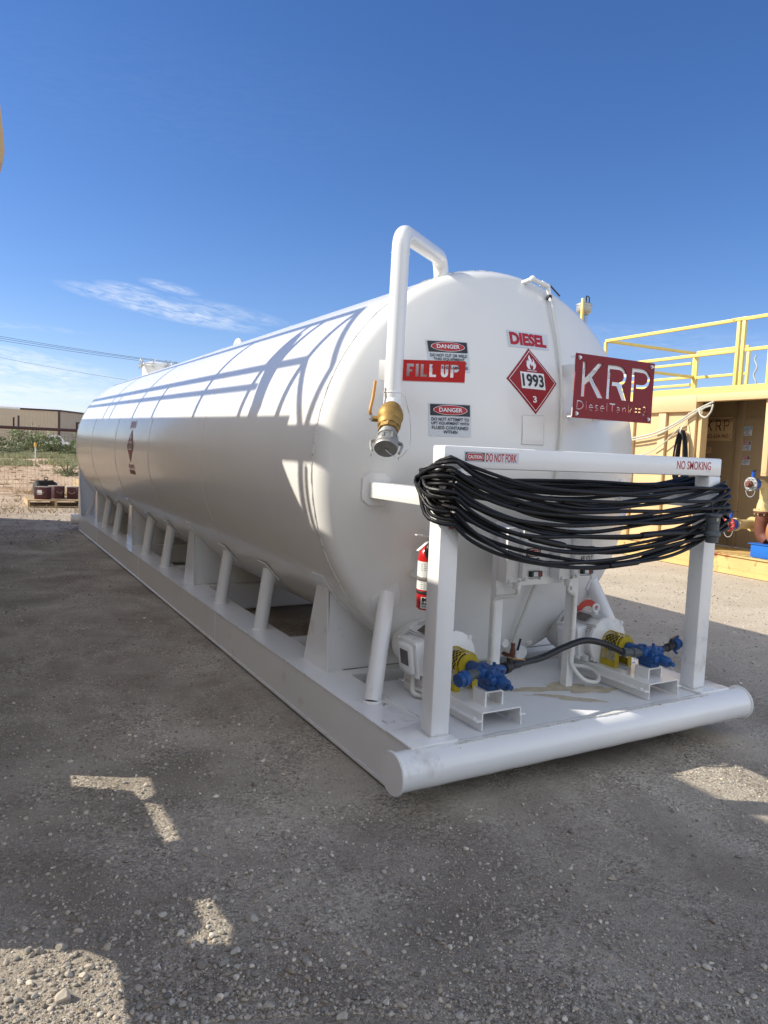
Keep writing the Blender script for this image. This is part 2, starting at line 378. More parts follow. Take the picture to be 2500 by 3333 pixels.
d.text('KRP DT', -.60, -.25, -.965, -.90, .0004, WELD, -.03); d.text('#2', -.47, -.33, -1.075, -1.01, .0004, WELD, -.03); d.build('weld_lettering', TK)
# dried spill on the deck
mb = MB()
def blob(cx, cy, a, b, rot, seed, h):
    rg = random.Random(seed); n = 40; ph = [rg.uniform(0, 6.28) for _ in range(6)]
    P = []
    for k in range(n):
        t = 2*PI*k/n; r = 1+sum(.16/(j+1)**.5*math.sin((j+2)*t+ph[j]) for j in range(6))
        x = a*r*math.cos(t); y = b*r*math.sin(t); P.append((cx+x*math.cos(rot)-y*math.sin(rot), cy+x*math.sin(rot)+y*math.cos(rot), h))
    mb.poly(P)
blob(.02, .47, .20, .045, -.35, 3, .2701); blob(.22, .46, .13, .07, .2, 5, .2704); blob(.10, .27, .16, .040, -.75, 8, .2707); blob(.33, .34, .14, .065, -.15, 11, .2710)
SPILL = mat('dried_mud_spill', (.66, .58, .43), .6, bump=.001, bscale=60, var=.3, vscale=14)
mb.build('dried_spill', SPILL, deck)
for yy in (1.12, 4.12, 7.12, 10.05, 11.25):
    mb = MB(); mb.box(-.868, .868, yy, yy+.012, .04, .262); mb.box(-.868, .868, yy, yy+.1, .262, .272); mb.box(-.868, .868, yy+.0121, yy+.1, .028, .0395); mb.build('cross_beam', WHITE, TK)
for yy in (2.25, 5.7, 8.75):
    mb = MB(); mb.cyl((-.868, yy, .15), (.868, yy, .15), .075, 24); mb.build('cross_pipe', WHITE, TK)
def arcs(a0, a1, n, h=0): return [(RT+h)*math.cos(a0+(a1-a0)*i/n) for i in range(n+1)], [ZC+(RT+h)*math.sin(a0+(a1-a0)*i/n) for i in range(n+1)]
aS = math.acos(.965/RT)
for yy in (1.235, 4.235, 7.235, 10.13):
    X, Z = arcs(-PI+aS, -aS, 40, .004)
    mb = MB(); mb.prism([(-.975, yy, .2725)]+[(x, yy, z) for x, z in zip(X, Z)]+[(.975, yy, .2725)], (0, .012, 0))
    sad = mb.build('saddle', WHITE, TK)
    for s in (-1, 1):
        mb = MB(); x = s*.976
        mb.prism([(x, yy-.026, .2725), (x, yy+.33, .2725), (x, yy+.155, .80), (x, yy+.012, .80)], (s*.01, 0, 0)); mb.build('gusset', WHITE, sad)
        mb = MB()                                # pad wrapped on the shell
        th = .009
        for k in range(14):
            a0 = -aS-.06+ -.035*0+(.14)*0; b0 = (aS-.10)+k*.052; b1 = b0+.052
            w0, w1 = (.24 if k > 1 else .24-.12*(1-k/2)), .24
            f = lambda a, y, h: cylpt(y, -a if s > 0 else -PI+a, h)
            mb.hexa([f(b0, yy-.03, 0), f(b0, yy+w0, 0), f(b1, yy+w1, 0), f(b1, yy-.03, 0), f(b0, yy-.03, th), f(b0, yy+w0, th), f(b1, yy+w1, th), f(b1, yy-.03, th)])
        mb.build('saddle_pad', WHITE, sad)
for yy in (2.375, 3.35, 5.37, 6.36, 8.38, 9.34):
    for s in (-1, 1):
        mb = MB(); a = -PI+.72 if s < 0 else -.72
        top = cylpt(yy+.02, a, -.01); mb.cyl((s*.985, yy, .2735), top, .052, 28); mb.lathe([(.06, 0), (.058, .006), (.052, .012)], (s*.985, yy, .2735), (0, 0, 1), 28, cap=False)
        st = mb.build('stanchion', WHITE, TK)
        mb = MB(); n_ = Vector((math.cos(a), 0, math.sin(a))); t_ = Vector((-math.sin(a), 0, math.cos(a))); c_ = cylpt(yy+.02, a, .004)
        mb.hexa([c_+t_*i*.085+Vector((0, j*.085, 0))+n_*k for k in (0, .009) for i, j in ((-1, -1), (1, -1), (1, 1), (-1, 1))]); mb.build('pad_plate', WHITE, st)
for s in (-1, 1):                                # braces up to the front and rear heads
    for fr in (1, -1):
        mb = MB(); hp = headpt(s*.80, .79, 0); base = Vector((s*.975, .655, .2735))
        if fr < 0: hp.y = YS+YR-hp.y; base.y = YS+YR-base.y
        d = (hp-base).normalized(); mb.cyl(base, hp+d*.03, .048, 28); mb.lathe([(.057, 0), (.055, .007), (.048, .013)], base, (0, 0, 1), 28, cap=False)
        br = mb.build('head_brace', WHITE, TK)
        mb = MB(); P = [(.80+u*.7071*.092, .79+v*.092) for u, v in ((-1.2, .2), (0.15, 1.15), (1.2, -.2), (-.15, -1.15))]
        q0 = []; q1 = []
        for (x, z) in [(.885, .870), (.885-.005, .845), (.74, .62), (.70, .66)] if False else [(.76, .89), (.885, .79), (.84, .675), (.715, .77)]:
            a, b = headpt(s*x, z, .001), headpt(s*x, z, .010)
            if fr < 0: a.y = YS+YR-a.y; b.y = YS+YR-b.y
            q0.append(a); q1.append(b)
        mb.hexa(q0+q1, .003); mb.build('pad_plate', WHITE, br)
for s in (-1, 1):                                # tall end plates at the rear corners
    mb = MB(); mb.prism([(s*1.12, 11.36, .2735), (s*1.12, 11.36, 1.16), (s*.90, 11.36, .98), (s*.80, 11.36, .2735)], (0, .012, 0))
    mb.prism([(s*1.12, 11.05, .2735), (s*1.12, 11.36, .2735), (s*1.12, 11.36, 1.16)], (s*-.012, 0, 0))
    mb.build('end_plate', WHITE, TK)

# ------------------------------------------------------------------ hose rack at the front
mb = MB()
for s in (-1, 1):
    x0, x1 = sorted((s*.984, s*.880)); mb.box(x0, x1, .065, .165, .2865, 1.5565, .009)
mb.box(-.984, .984, .0645, .1655, 1.5560, 1.66, .010)
rack = mb.build('hose_rack', WHITE, TK)
for s in (-1, 1):
    x0, x1 = sorted((s*1.13, s*.872)); mb = MB(); mb.box(x0, x1, .002, .235, .2745, .2862, .003); mb.build('base_plate', WHITE, rack)
    mb = MB(); x0, x1 = sorted((s*.978, s*.888)); mb.box(x0, x1, .1652, .83, 1.367, 1.452, .006); mb.build('rack_arm', WHITE, rack)
    mb = MB(); q = [headpt(s*x, z, h) for h in (.001, .011) for x, z in ((.866, 1.36), (.866, 1.47), (.90, 1.504), (.97, 1.504), (1.006, 1.47), (1.006, 1.36), (.97, 1.327), (.90, 1.327))]
    mb.raw(q, [tuple(range(7, -1, -1)), tuple(range(8, 16))]+[(i, (i+1) % 8, 8+(i+1) % 8, 8+i) for i in range(8)]); mb.build('pad_plate', WHITE, rack)
fx = lambda y: (lambda u, v, h: Vector((u, y-h, v)))
d = Decal(fx(.0645), 0); d.rect(-.876, -.549, 1.586, 1.638, .0006, GREYCL); d.rect(-.868, -.756, 1.592, 1.632, .001, BLACK)
cp = [(-.812+.047*math.cos(t)+(.0 if 0 else 0), 1.612+.016*math.sin(t)) for t in [2*PI*k/24 for k in range(24)]]
def pill(cu, cv, a, b, n=8):
    P = []
    for k in range(n+1): t = -PI/2+PI*k/n; P.append((cu+a-b+b*math.cos(t), cv+b*math.sin(t)))
    for k in range(n+1): t = PI/2+PI*k/n; P.append((cu-a+b+b*math.cos(t), cv+b*math.sin(t)))
    return P
d.poly(pill(-.812, 1.612, .052, .0165), .0014, INKW); d.poly(pill(-.812, 1.612, .0505, .015), .0018, REDT)
d.text('CAUTION', -.852, -.772, 1.604, 1.620, .0022, INKW, .03); d.text('DO NOT FORK', -.748, -.562, 1.591, 1.632, .001, REDT, .025)
d.build('caution_sticker', rack)
d = Decal(fx(.0645), 0); d.text('NO SMOKING', .592, .884, 1.590, 1.638, .0008, REDT, .01); d.rect(.84, .885, 1.5805, 1.5815, .0008, BLACK); d.build('no_smoking_lettering', rack)
d = Decal(fx(.065), 0)
d.rect(-.945, -.89, 1.27, 1.545, .0006, GREYCL)
for z, t in ((1.50, 'D'), (1.45, 'I'), (1.40, 'E'), (1.35, 'S'), (1.30, 'E')): d.rect(-.94, -.912, z-.024, z+.024, .001, REDT); d.text(t, -.934, -.918, z-.016, z+.016, .0014, INKW, .02)
d.build('red_post_sticker', rack)

# weld fillets where the rack, braces and rails meet the deck
def fillet(P, r, parent, seed):
    rg = random.Random(seed); Q = smooth_([Vector(p) for p in P], .012); mb = MB(); mb.tube([q+Vector((rg.uniform(-.0012, .0012), rg.uniform(-.0012, .0012), rg.uniform(-.001, .001))) for q in Q], r, 6, rs=[r*rg.uniform(.7, 1.35) for _ in Q]); mb.build('weld_bead', WELD, parent)
def smooth_(P, st):
    out = []
    for p, q in zip(P, P[1:]):
        n = max(1, int((q-p).length/st)); out += [p+(q-p)*i/n for i in range(n)]
    return out+[P[-1]]
for s in (-1, 1):
    fillet([(s*.882, .062, .288), (s*.982, .062, .288), (s*.987, .064, .288), (s*.987, .163, .288)], .0045, rack, 3+s)
    fillet([(s*.872, .0, .2752), (s*.872, .235, .2752), (s*1.12, .237, .2752)], .005, rack, 8+s)
    fillet([(s*.8678, .24, .2725), (s*.8678, .94, .2725)], .004, deck, 12+s)
    fillet([(s*1.1205, .0, .2725), (s*1.1205, 3.2, .2725)], .0035, TK, 20+s)
    fillet([(s*1.122, .22, .0255), (s*1.122, 4.2, .0255)], .0045, TK, 30+s)
# ------------------------------------------------------------------ stickers on the head
hm = lambda u, v, h: headpt(u, v, h)
def hq(c00, c10, c11, c01): return lambda u, v, h: (lambda x, z: headpt(x, z, h))(*[c00[i]*(1-u)*(1-v)+c10[i]*u*(1-v)+c11[i]*u*v+c01[i]*(1-u)*v for i in (0, 1)])
k = 1.12/1.22; zz = lambda z: (z-.01)*k+.01
danger(hq((-.422, zz(2.255)), (-.422, zz(2.255)), 0, 0) if False else hq((-.655, zz(2.255)), (-.422, zz(2.263)), (-.411, zz(2.456)), (-.656, zz(2.449))), ['DO NOT CUT OR WELD', 'THIS EQUIPMENT', 'WITHOUT A PERMIT', 'CONTAINS FLAMMABLES'], 'danger_sticker', TK, step=.12, lift=.002)
danger(hq((-.679, zz(1.869)), (-.439, zz(1.871)), (-.432, zz(2.070)), (-.674, zz(2.065))), ['DO NOT ATTEMPT TO', 'LIFT EQUIPMENT WITH', 'FLUIDS CONTAINED', 'WITHIN'], 'danger_sticker', TK, step=.12, lift=.002)
d = Decal(hq((-.146, zz(2.457)), (.1616, zz(2.464)), (.176, zz(2.571)), (-.142, zz(2.566))), .12)
d.rect(0, 1, 0, 1, .002, GREYCL); d.text('DIESEL', .05, .94, .13, .9, .004, REDT, .05); d.build('diesel_sticker', TK)
def placard(fn, name, parent, step, lift):
    d = Decal(fn, step); D = [(0, -1), (1, 0), (0, 1), (-1, 0)]
    d.poly(D, lift, PLACR); d.ring([(x*.92, y*.92) for x, y in D], .975, lift*2, INKW)
    d.rect(-.47, .47, -.25, .25, lift*2, INKW); d.text('1993', -.42, .42, -.19, .2, lift*3, BLACK, .03)
    d.text('3', -.075, .075, -.66, -.46, lift*2, INKW, .03)
    d.rect(-.19, .19, .295, .315, lift*2, INKW)
    fl = [(-.04, .34), (-.14, .36), (-.19, .45), (-.165, .55), (-.20, .60), (-.13, .57), (-.14, .64), (-.07, .60), (-.085, .71), (-.02, .80), (.0, .70), (.045, .64), (.04, .56), (.09, .60), (.10, .70), (.15, .58), (.145, .50), (.20, .56), (.18, .44), (.12, .36), (.04, .34), (.08, .42), (.05, .50), (.02, .43), (-.02, .52), (-.07, .44)]
    d._put([(x, y) for x, y in fl], [tuple(range(len(fl)))], lift*2, INKW)
    return d.build(name, parent)
pcz, pcx = (zz(2.459)+zz(2.039))/2, -.004
placard(lambda u, v, h: headpt(pcx+u*.1895, pcz+v*.193, h), 'hazard_placard', TK, .12, .002)
# small blank plate outline welded on the head
mb = MB(); P = [(-.102, zz(2.026)), (.058, zz(2.031)), (.047, zz(1.848)), (-.109, zz(1.847))]
mb.hexa([headpt(x, z, .001) for x, z in P]+[headpt(x, z, .006) for x, z in P], .003); mb.build('blank_plate', SHELLM, TK)
mb = MB()
pp = [P[0], P[1], P[2], P[3]]
for i in range(4):
    a, b = pp[i], pp[(i+1) % 4]
    for k_ in range(14):
        t0, t1 = k_/14, (k_+.92)/14
        mb.tube([headpt(a[0]+(b[0]-a[0])*t, a[1]+(b[1]-a[1])*t, .003) for t in (t0, t1)], .0035+random.uniform(-.0008, .0008), 6)
mb.build('plate_weld', SHELLM, TK)
# placard and notes on the side of the shell
sid = lambda yc, ac, hy, ha: (lambda u, v, h: cylpt(yc-u*hy, ac-v*ha, h+.001))
placard(sid(6.133, PI-.038, .19, .156), 'hazard_placard', TK, .12, .002)
for (y0, y1, z0, z1, ink) in ((5.985, 6.30, 1.768, 1.857, 'DIESEL'), (5.954, 6.286, 1.30, 1.358, 'KRP'), (5.958, 6.269, 1.243, 1.29, None)):
    a0, a1 = PI-math.asin((z0-ZC)/RT), PI-math.asin((z1-ZC)/RT)
    d = Decal(lambda u, v, h: cylpt(y1+(y0-y1)*u, a0+(a1-a0)*v, h+.001), .25)
    d.rect(0, 1, 0, 1, .001, GREYCL if ink else RED)
    if ink: d.text(ink, .06, .94, .15, .88, .003, REDT, .03)
    d.build('side_sticker', TK)

# ------------------------------------------------------------------ signs with letters cut through
def arcp(cx, cy, r, a0, a1, n=8): return [(cx+r*math.cos(R(a0+(a1-a0)*i/n)), cy+r*math.sin(R(a0+(a1-a0)*i/n))) for i in range(n+1)]
def mkL(sT): return {'K': [[(0, 0), (sT, 0), (sT, .34), (.25, .46), (.56, 0), (.74, 0), (.35, .575), (.70, 1), (.52, 1), (sT, .55), (sT, 1), (0, 1)]],
       'P': [[(0, 0), (0, 1), (.40, 1)]+arcp(.40, .70, .30, 90, -90)+[(sT+.06, .40), (sT+.06, .40+sT), (.40, .40+sT)]+arcp(.40, .70, .30-sT, -90, 90)+[(sT, 1-sT), (sT, 0)]],
       'R': [[(0, 0), (0, 1), (.40, 1)]+arcp(.40, .70, .30, 90, -60)+[(.74, 0), (.56, 0), (.34, .40), (sT+.06, .40), (sT+.06, .40+sT), (.40, .40+sT)]+arcp(.40, .70, .30-sT, -90, 90)+[(sT, 1-sT), (sT, 0)]],
       'F': [[(0, 0), (sT, 0), (sT, .38), (.46, .38), (.46, .38+sT*.8), (sT, .38+sT*.8), (sT, 1-sT), (.58, 1-sT), (.58, 1), (0, 1)]],
       'I': [[(0, 0), (sT, 0), (sT, 1), (0, 1)]], 'L': [[(0, 0), (.56, 0), (.56, sT*.8), (sT, sT*.8), (sT, 1), (0, 1)]],
       'U': [[(0, 1), (0, .3)]+arcp(.3, .3, .3, 180, 360)+[(.6, 1), (.6-sT, 1), (.6-sT, .3)]+arcp(.3, .3, .3-sT, 0, -180)+[(sT, 1)]]}
LET = mkL(.115)
LETB = mkL(.24)
def fonts(body, u0, u1, v0, v1):
    "outlines of built-in lettering as closed polylines"
    cu = bpy.data.curves.new('t', 'FONT'); cu.body = body; cu.size = 1; cu.offset = .065; cu.space_character = 1.15; cu.resolution_u = 3
    o = bpy.data.objects.new('t', cu); C.objects.link(o); dg = bpy.context.evaluated_depsgraph_get()
    c2 = o.to_curve(dg); L = []
    from mathutils.geometry import interpolate_bezier
    for sp_ in c2.splines:
        P = []
        if sp_.type == 'BEZIER':
            b = sp_.bezier_points; n = len(b)
            for i in range(n):
                q = interpolate_bezier(b[i].co, b[i].handle_right, b[(i+1) % n].handle_left, b[(i+1) % n].co, 5)[:-1]; P += [(v.x, v.y) for v in q]
        else: P = [(p.co.x, p.co.y) for p in sp_.points]
        L.append(P)
    o.to_curve_clear(); bpy.data.objects.remove(o); bpy.data.curves.remove(cu)
    xs = [p[0] for l in L for p in l]; ys = [p[1] for l in L for p in l]; a, b, c, e = min(xs), max(xs), min(ys), max(ys)
    return [[(u0+(p[0]-a)/(b-a)*(u1-u0), v0+(p[1]-c)/(e-c)*(v1-v0)) for p in l] for l in L]
def cutplate(W, H, outl, th, name, mt, parent, mtx):
    cu = bpy.data.curves.new(name, 'CURVE'); cu.dimensions = '2D'; cu.fill_mode = 'BOTH'; cu.extrude = th/2
    for P in [[(0, 0), (W, 0), (W, H), (0, H)]]+outl:
        Q = [p for i, p in enumerate(P) if (Vector(p)-Vector(P[i-1])).length > 1e-5]
        s_ = cu.splines.new('POLY'); s_.points.add(len(Q)-1); s_.use_cyclic_u = True
        for i, p in enumerate(Q): s_.points[i].co = (p[0], p[1], 0, 1)
    o = bpy.data.objects.new(name, cu); C.objects.link(o); me = bpy.data.meshes.new_from_object(o); bpy.data.objects.remove(o); bpy.data.curves.remove(cu)
    me.name = name; me.transform(mtx); me.materials.clear(); me.materials.append(mt)
    o = bpy.data.objects.new(name, me); C.objects.link(o); o.parent = parent; return o
def letters(word, x0, y0, h, sx, gap):
    out = []; x = x0
    for ch in word:
        if ch == ' ': x += .35*h*sx; continue
        w = max(p[0] for p in LETB[ch][0]); out += [[(x+p[0]*h*sx, y0+p[1]*h) for p in P] for P in LETB[ch]]; x += w*h*sx+gap
    return out
def frame(org, ux, uy):
    ux = Vector(ux).normalized(); uy = Vector(uy).normalized(); uz = ux.cross(uy); m_ = Matrix((ux, uy, uz)).transposed().to_4x4(); m_.translation = org; return m_
W, H = .620, .349
KP = [[(x, y) for x, y in P] for P in []]
o1 = []
for ch, x, yb in (('K', .052, .118), ('R', .243, .118), ('P', .437, .118)):
    o1 += [[(x+p[0]*.222, yb+p[1]*.190) for p in P] for P in LET[ch]]
o1 += fonts('DieselTank', .025, .465, .045, .096)
for x in (.478, .506): o1.append([(x+px*.028, .045+py*.05) for px, py in ((.38, 0), (.62, 0), (.62, .22), (.92, .22), (.92, .38), (.62, .38), (.62, .6), (.92, .6), (.92, .76), (.62, .76), (.62, 1), (.38, 1), (.38, .76), (.08, .76), (.08, .6), (.38, .6), (.38, .38), (.08, .38), (.08, .22), (.38, .22))])
o1 += fonts('2', .545, .578, .045, .096)
sign = cutplate(W, H, o1, .006, 'name_sign', RED, TK, frame((.006, .300, 1.849), (1, 0, 0), (0, 0, 1)))
for x, z in ((.03, 2.175), (.598, 2.175), (.03, 1.872), (.598, 1.872)): mb = MB(); mb.cyl((x, .298, z), (x, .286, z), .008, 6); mb.cyl((x, .2975, z), (x, .294, z), .011, 16); mb.build('sign_bolt', STEEL, sign)
mb = MB(); mb.box(.010, .612, .306, .312, 2.118, 2.186); mb.box(.010, .612, .3125, .345, 2.18, 2.186); mb.box(.010, .612, .306, .312, 1.858, 1.905); mb.box(.010, .612, .3125, .345, 1.853, 1.859)
for x in (.255, .53):
    for z0, z1 in ((2.12, 2.185), (1.862, 1.900)): mb.box(x, x+.006, .3125, headpt(x, z0).y+.03, z0, z1); mb.box(x+.0065, x+.05, .3455, headpt(x, z1).y+.02, z1-.007, z1-.001)
mb.build('sign_bracket', WHITE, sign)
# FILL UP sign
a_ = Vector((-.999, .451, 1.974)); b_ = Vector((-.744, .272, 1.974)); ux = (b_-a_).normalized(); Lf = (b_-a_).length
o1 = letters('FILL', .022, .022, .062, .92, .0095); xL = max(p[0] for P in o1 for p in P)
o1 += letters('UP', xL+.022, .022, .062, .92, .011)
sc_ = (Lf-.03)/max(p[0] for P in o1 for p in P); o1 = [[(p[0]*sc_, p[1]) for p in P] for P in o1]
fs_ = cutplate(Lf, .103, o1, .005, 'fill_up_sign', BRIGHTRED, TK, frame(a_, ux, (0, 0, 1)))
mb = MB(); nrm = Vector((-ux.y, ux.x, 0)); q = a_+nrm*.003
mb.hexa([q, q+ux*Lf, q+ux*Lf+nrm*.035, q+nrm*.035]+[v+Vector((0, 0, .005)) for v in (q, q+ux*Lf, q+ux*Lf+nrm*.035, q+nrm*.035)]); mb.build('sign_flange', BRIGHTRED, fs_)
def bend(P, r, n=6):
    "polyline with rounded corners"
    P = [Vector(p) for p in P]; out = [P[0]]
    for i in range(1, len(P)-1):
        a, b, c = P[i-1], P[i], P[i+1]; d1 = (a-b).normalized(); d2 = (c-b).normalized()
        k = min(r/math.tan(max(d1.angle(d2), .05)/2), (a-b).length*.49, (c-b).length*.49); p, q = b+d1*k, b+d2*k
        for j in range(n+1): t = j/n; out.append(p*(1-t)**2+b*2*t*(1-t)+q*t*t)
    return out+[P[-1]]
def smooth(P, n=6):
    P = [Vector(p) for p in P]; out = []
    for i in range(len(P)-1):
        p0, p1, p2, p3 = P[max(i-1, 0)], P[i], P[i+1], P[min(i+2, len(P)-1)]
        for j in range(n):
            t = j/n; out.append(.5*((2*p1)+(p2-p0)*t+(2*p0-5*p1+4*p2-p3)*t*t+(3*p1-p0-3*p2+p3)*t**3))
    return out+[P[-1]]
# ------------------------------------------------------------------ fill pipe and its valve
fpb, fpt, fpe, fpd = Vector((-1.040, .462, 1.90)), Vector((-1.003, .505, 2.705)), Vector((-.43, 1.02, 2.775)), Vector((-.405, 1.03, 2.60))
mb = MB(); mb.tube(bend([fpb, fpt, fpe, fpd], .10, 10), .0445, 28)
for p, d in ((Vector((-1.0055, .502, 2.60)), fpt-fpb), (fpb+(fpt-fpb)*.012, fpt-fpb)):
    n_ = 40; dd = d.normalized(); mb.lathe([(.044, -.004), (.0475, -.002), (.0475, .002), (.044, .004)], p, dd, 28, cap=False)
mb.cyl(fpd+Vector((0, 0, .045)), fpd+Vector((0, 0, .06)), .050, 28)
fp = mb.build('fill_pipe', WHITE, TK)
mb = MB(); q0 = a_-ux*.118+nrm*.036; mb.hexa([q0+nrm*j+ux*i+Vector((0, 0, k)) for k in (0, .103) for i, j in ((0, 0), (.25, 0), (.25, .008), (0, .008))], .002); mb.build('pipe_bracket', WHITE, fp)
ax = Vector((-.40, -.56, -.72)).normalized()
b0 = Vector((-1.041, .460, 1.902)); b1 = b0+Vector((0, 0, -.03))
mb = MB(); mb.tube(bend([b0, b0+Vector((-.001, -.001, -.035)), b0+Vector((-.001, -.001, -.035))+ax*.045], .05, 8), .0445, 28, rs=[.0445]*10+[.038]); mb.build('reducer', WHITE, fp)
v0 = b0+Vector((-.001, -.001, -.035))+ax*.043
LK = 1.28
def LS(mb, prof, *a, **k): mb.lathe([(r*1.1, h*LK) for r, h in prof], *a, **k)
mb = MB(); mb.mi = 1; LS(mb, [(.034, -.012), (.034, .004)], v0, ax, 28, cap=False); mb.mi = 0
LS(mb, [(.036, .0), (.042, .002), (.043, .010), (.05, .018), (.057, .036), (.058, .055), (.054, .068), (.050, .074), (.048, .078), (.052, .082), (.052, .098), (.046, .108)], v0, ax, 30, cap=False)
LS(mb, [(.046, .106), (.046, .128), (.036, .130)], v0, ax, 8, cap=False)
side = Vector((-.86, .45, -.1)); side = (side-ax*side.dot(ax)).normalized()
sc = v0+ax*.066*LK; mb.lathe([(.026, .03), (.022, .055), (.016, .058), (.014, .085)], sc, side, 20)
valve = mb.build('ball_valve', [BRASS, INKW], TK)
mb = MB(); hp_ = sc+side*.085; mb.lathe([(.015, -.005), (.015, .006)], hp_, side, 6); mb.cyl(hp_, hp_+side*.016, .006, 10)
mb.bar(hp_+side*.002, hp_+side*.012-ax*.035, .02, .004); mb.build('valve_stem', STEEL, valve)
mb = MB(); hs = hp_+side*.012-ax*.03; he = hs+Vector((.035, .03, .165)); mb.tube(smooth([hs, hs+Vector((-.004, 0, .02)), (hs+he)/2+Vector((0, 0, .004)), he], 5), .008, 12); mb.build('lever_handle', ORANGE, valve)
mb = MB(); mb.mi = 1; LS(mb, [(.036, .120), (.036, .146)], v0, ax, 28, cap=False); mb.mi = 0
LS(mb, [(.036, .143), (.043, .145), (.043, .157), (.038, .160), (.041, .170), (.047, .178), (.048, .196), (.052, .199), (.053, .206), (.050, .209)], v0, ax, 32, cap=False)
LS(mb, [(.050, .2088), (.052, .214), (.050, .221), (.012, .222), (.009, .217), (.001, .217)], v0, ax, 32, cap=False)
u1 = (Vector((.9, -.43, 0))-ax*ax.dot(Vector((.9, -.43, 0)))).normalized(); u3 = ax.cross(u1)
for k in range(8):
    a = PI/8+k*PI/4; dv = u1*math.cos(a)+u3*math.sin(a); mb.bar(v0+ax*.165*LK+dv*.05, v0+ax*.198*LK+dv*.057, .008, .006)
coup = mb.build('hose_coupling', ALU, TK)
for s in (-1, 1):
    mb = MB(); c = v0+ax*.19*LK+u1*s*.060
    mb.bar(v0+ax*.18*LK+u1*s*.05, c+u1*s*.008, .022, .014); mb.tube(smooth([c+u1*s*.004-ax*.012, c+u1*s*.014, c+u1*s*.012+ax*.03, c+u1*s*.004+ax*.06], 4), .006, 8)
    rc = c+u1*s*.004+ax*.075; mb.tube([rc+(ax*math.cos(t)*.018+u3*math.sin(t)*.013) for t in [2*PI*k/18 for k in range(18)]], .0018, 6, closed=True); mb.build('cam_lever', ALU, coup)
mb = MB(); cs = v0+ax*.222*LK; ct = Vector((-.99, .43, 1.90))
mb.tube(smooth([cs, cs+Vector((.02, -.005, -.02)), cs+Vector((.06, -.03, -.035)), cs+Vector((.10, -.05, .03)), ct+Vector((.025, -.02, -.12)), ct+Vector((.012, -.01, -.05)), ct], 6), .0014, 6)
mb.tube([ct+Vector((math.sin(t)*.006, 0, .008-math.cos(t)*.014)) for t in [2*PI*k/12 for k in range(12)]], .0014, 6, closed=True); mb.build('retaining_cable', STEEL, coup)

# ------------------------------------------------------------------ top of tank
mb = MB(); yh = 10.35; mb.cyl((0, yh, ZC+RT-.02), (0, yh, ZC+RT+.185), .25, 40); hatch = mb.build('hatch', WHITE, TK)
mb = MB(); mb.lathe([(.27, .185), (.272, .20), (.25, .212), (.16, .24), (.001, .252)], (0, yh, ZC+RT), (0, 0, 1), 40, cap=False); mb.lathe([(.25, .16), (.27, .165), (.27, .184)], (0, yh, ZC+RT), (0, 0, 1), 40, cap=False); mb.build('hatch_lid', WHITE, hatch)
for k in range(8):
    a = 2*PI*k/8+.35; c = Vector((.30*math.cos(a), yh+.30*math.sin(a), ZC+RT+.20)); tn = Vector((-math.sin(a), math.cos(a), 0)); mb = MB()
    mb.cyl(c-Vector((0, 0, .09)), c+Vector((0, 0, .03)), .012, 10); mb.bar(c-Vector((0, 0, .05)), c-Vector((0, 0, .02)), .05, .05)
    for s in (-1, 1): mb.tube([c+Vector((0, 0, .02)), c+tn*s*.05+Vector((0, 0, .07))], .008, 8)
    mb.build('wing_nut', STEEL if k % 2 else GALV, hatch)
mb = MB(); mb.tube([(-.03, 5.95-.115*math.cos(PI*k/16), ZC+RT-.04+.165*math.sin(PI*k/16)) for k in range(17)], .034, 18); mb.build('vent_pipe', WHITE, TK)
mb = MB(); mb.box(-.06, .055, 1.14, 1.24, ZC+RT-.01, ZC+RT+.04, .004); mb.cyl((0, 1.19, ZC+RT+.01), (0, 1.19, ZC+RT+.052), .03, 6); mb.build('top_boss', WHITE, TK)
mb = MB(); e0 = headpt(.105, 2.695, -.01); e1 = e0+Vector((.025, -.07, .018)); e2 = headpt(.255, 2.655, .05)
mb.tube(bend([e0, e1, e2, e2+Vector((.012, -.005, -.045))], .02, 6), .014, 16); mb.ball(e1, .021); mb.lathe([(.017, -.018), (.019, 0), (.017, .018)], e2*.7+e1*.3, (e2-e1), 16); mb.ball(e2, .018, sub=2)
tv = mb.build('top_valve', WHITE, TK)
mb = MB(); mb.bar(e2+Vector((.01, 0, .015)), e2+Vector((.085, -.02, -.05)), .012, .005); mb.build('valve_lever', DARKM, tv)
hs_ = [e2+Vector((.012, -.005, -.06)), headpt(.258, 2.54, .030), headpt(.242, 2.44, .026), headpt(.235, 2.35, .024), headpt(.226, 2.25, .022), headpt(.215, 2.10, .018), headpt(.196, 1.95, .017), headpt(.175, 1.75, .017), headpt(.150, 1.55, .017), headpt(.125, 1.25, .02), headpt(.098, .95, .05)+Vector((0, 0, 0)), Vector((.086, .64, .80)), Vector((.080, .69, .67)), Vector((.082, .745, .56)), Vector((.10, .79, .475)), Vector((.10, .795, .43))]
mb = MB(); mb.tube(smooth(hs_, 7), .0095, 12); sh_ = mb.build('sight_hose', CLEAR, TK)
mb = MB(); mb.lathe([(.016, 0), (.018, .008), (.018, .022), (.015, .026)], hs_[0]+Vector((0, 0, .008)), (0, 0, -1), 8); mb.build('hose_clip', DARKM, sh_)
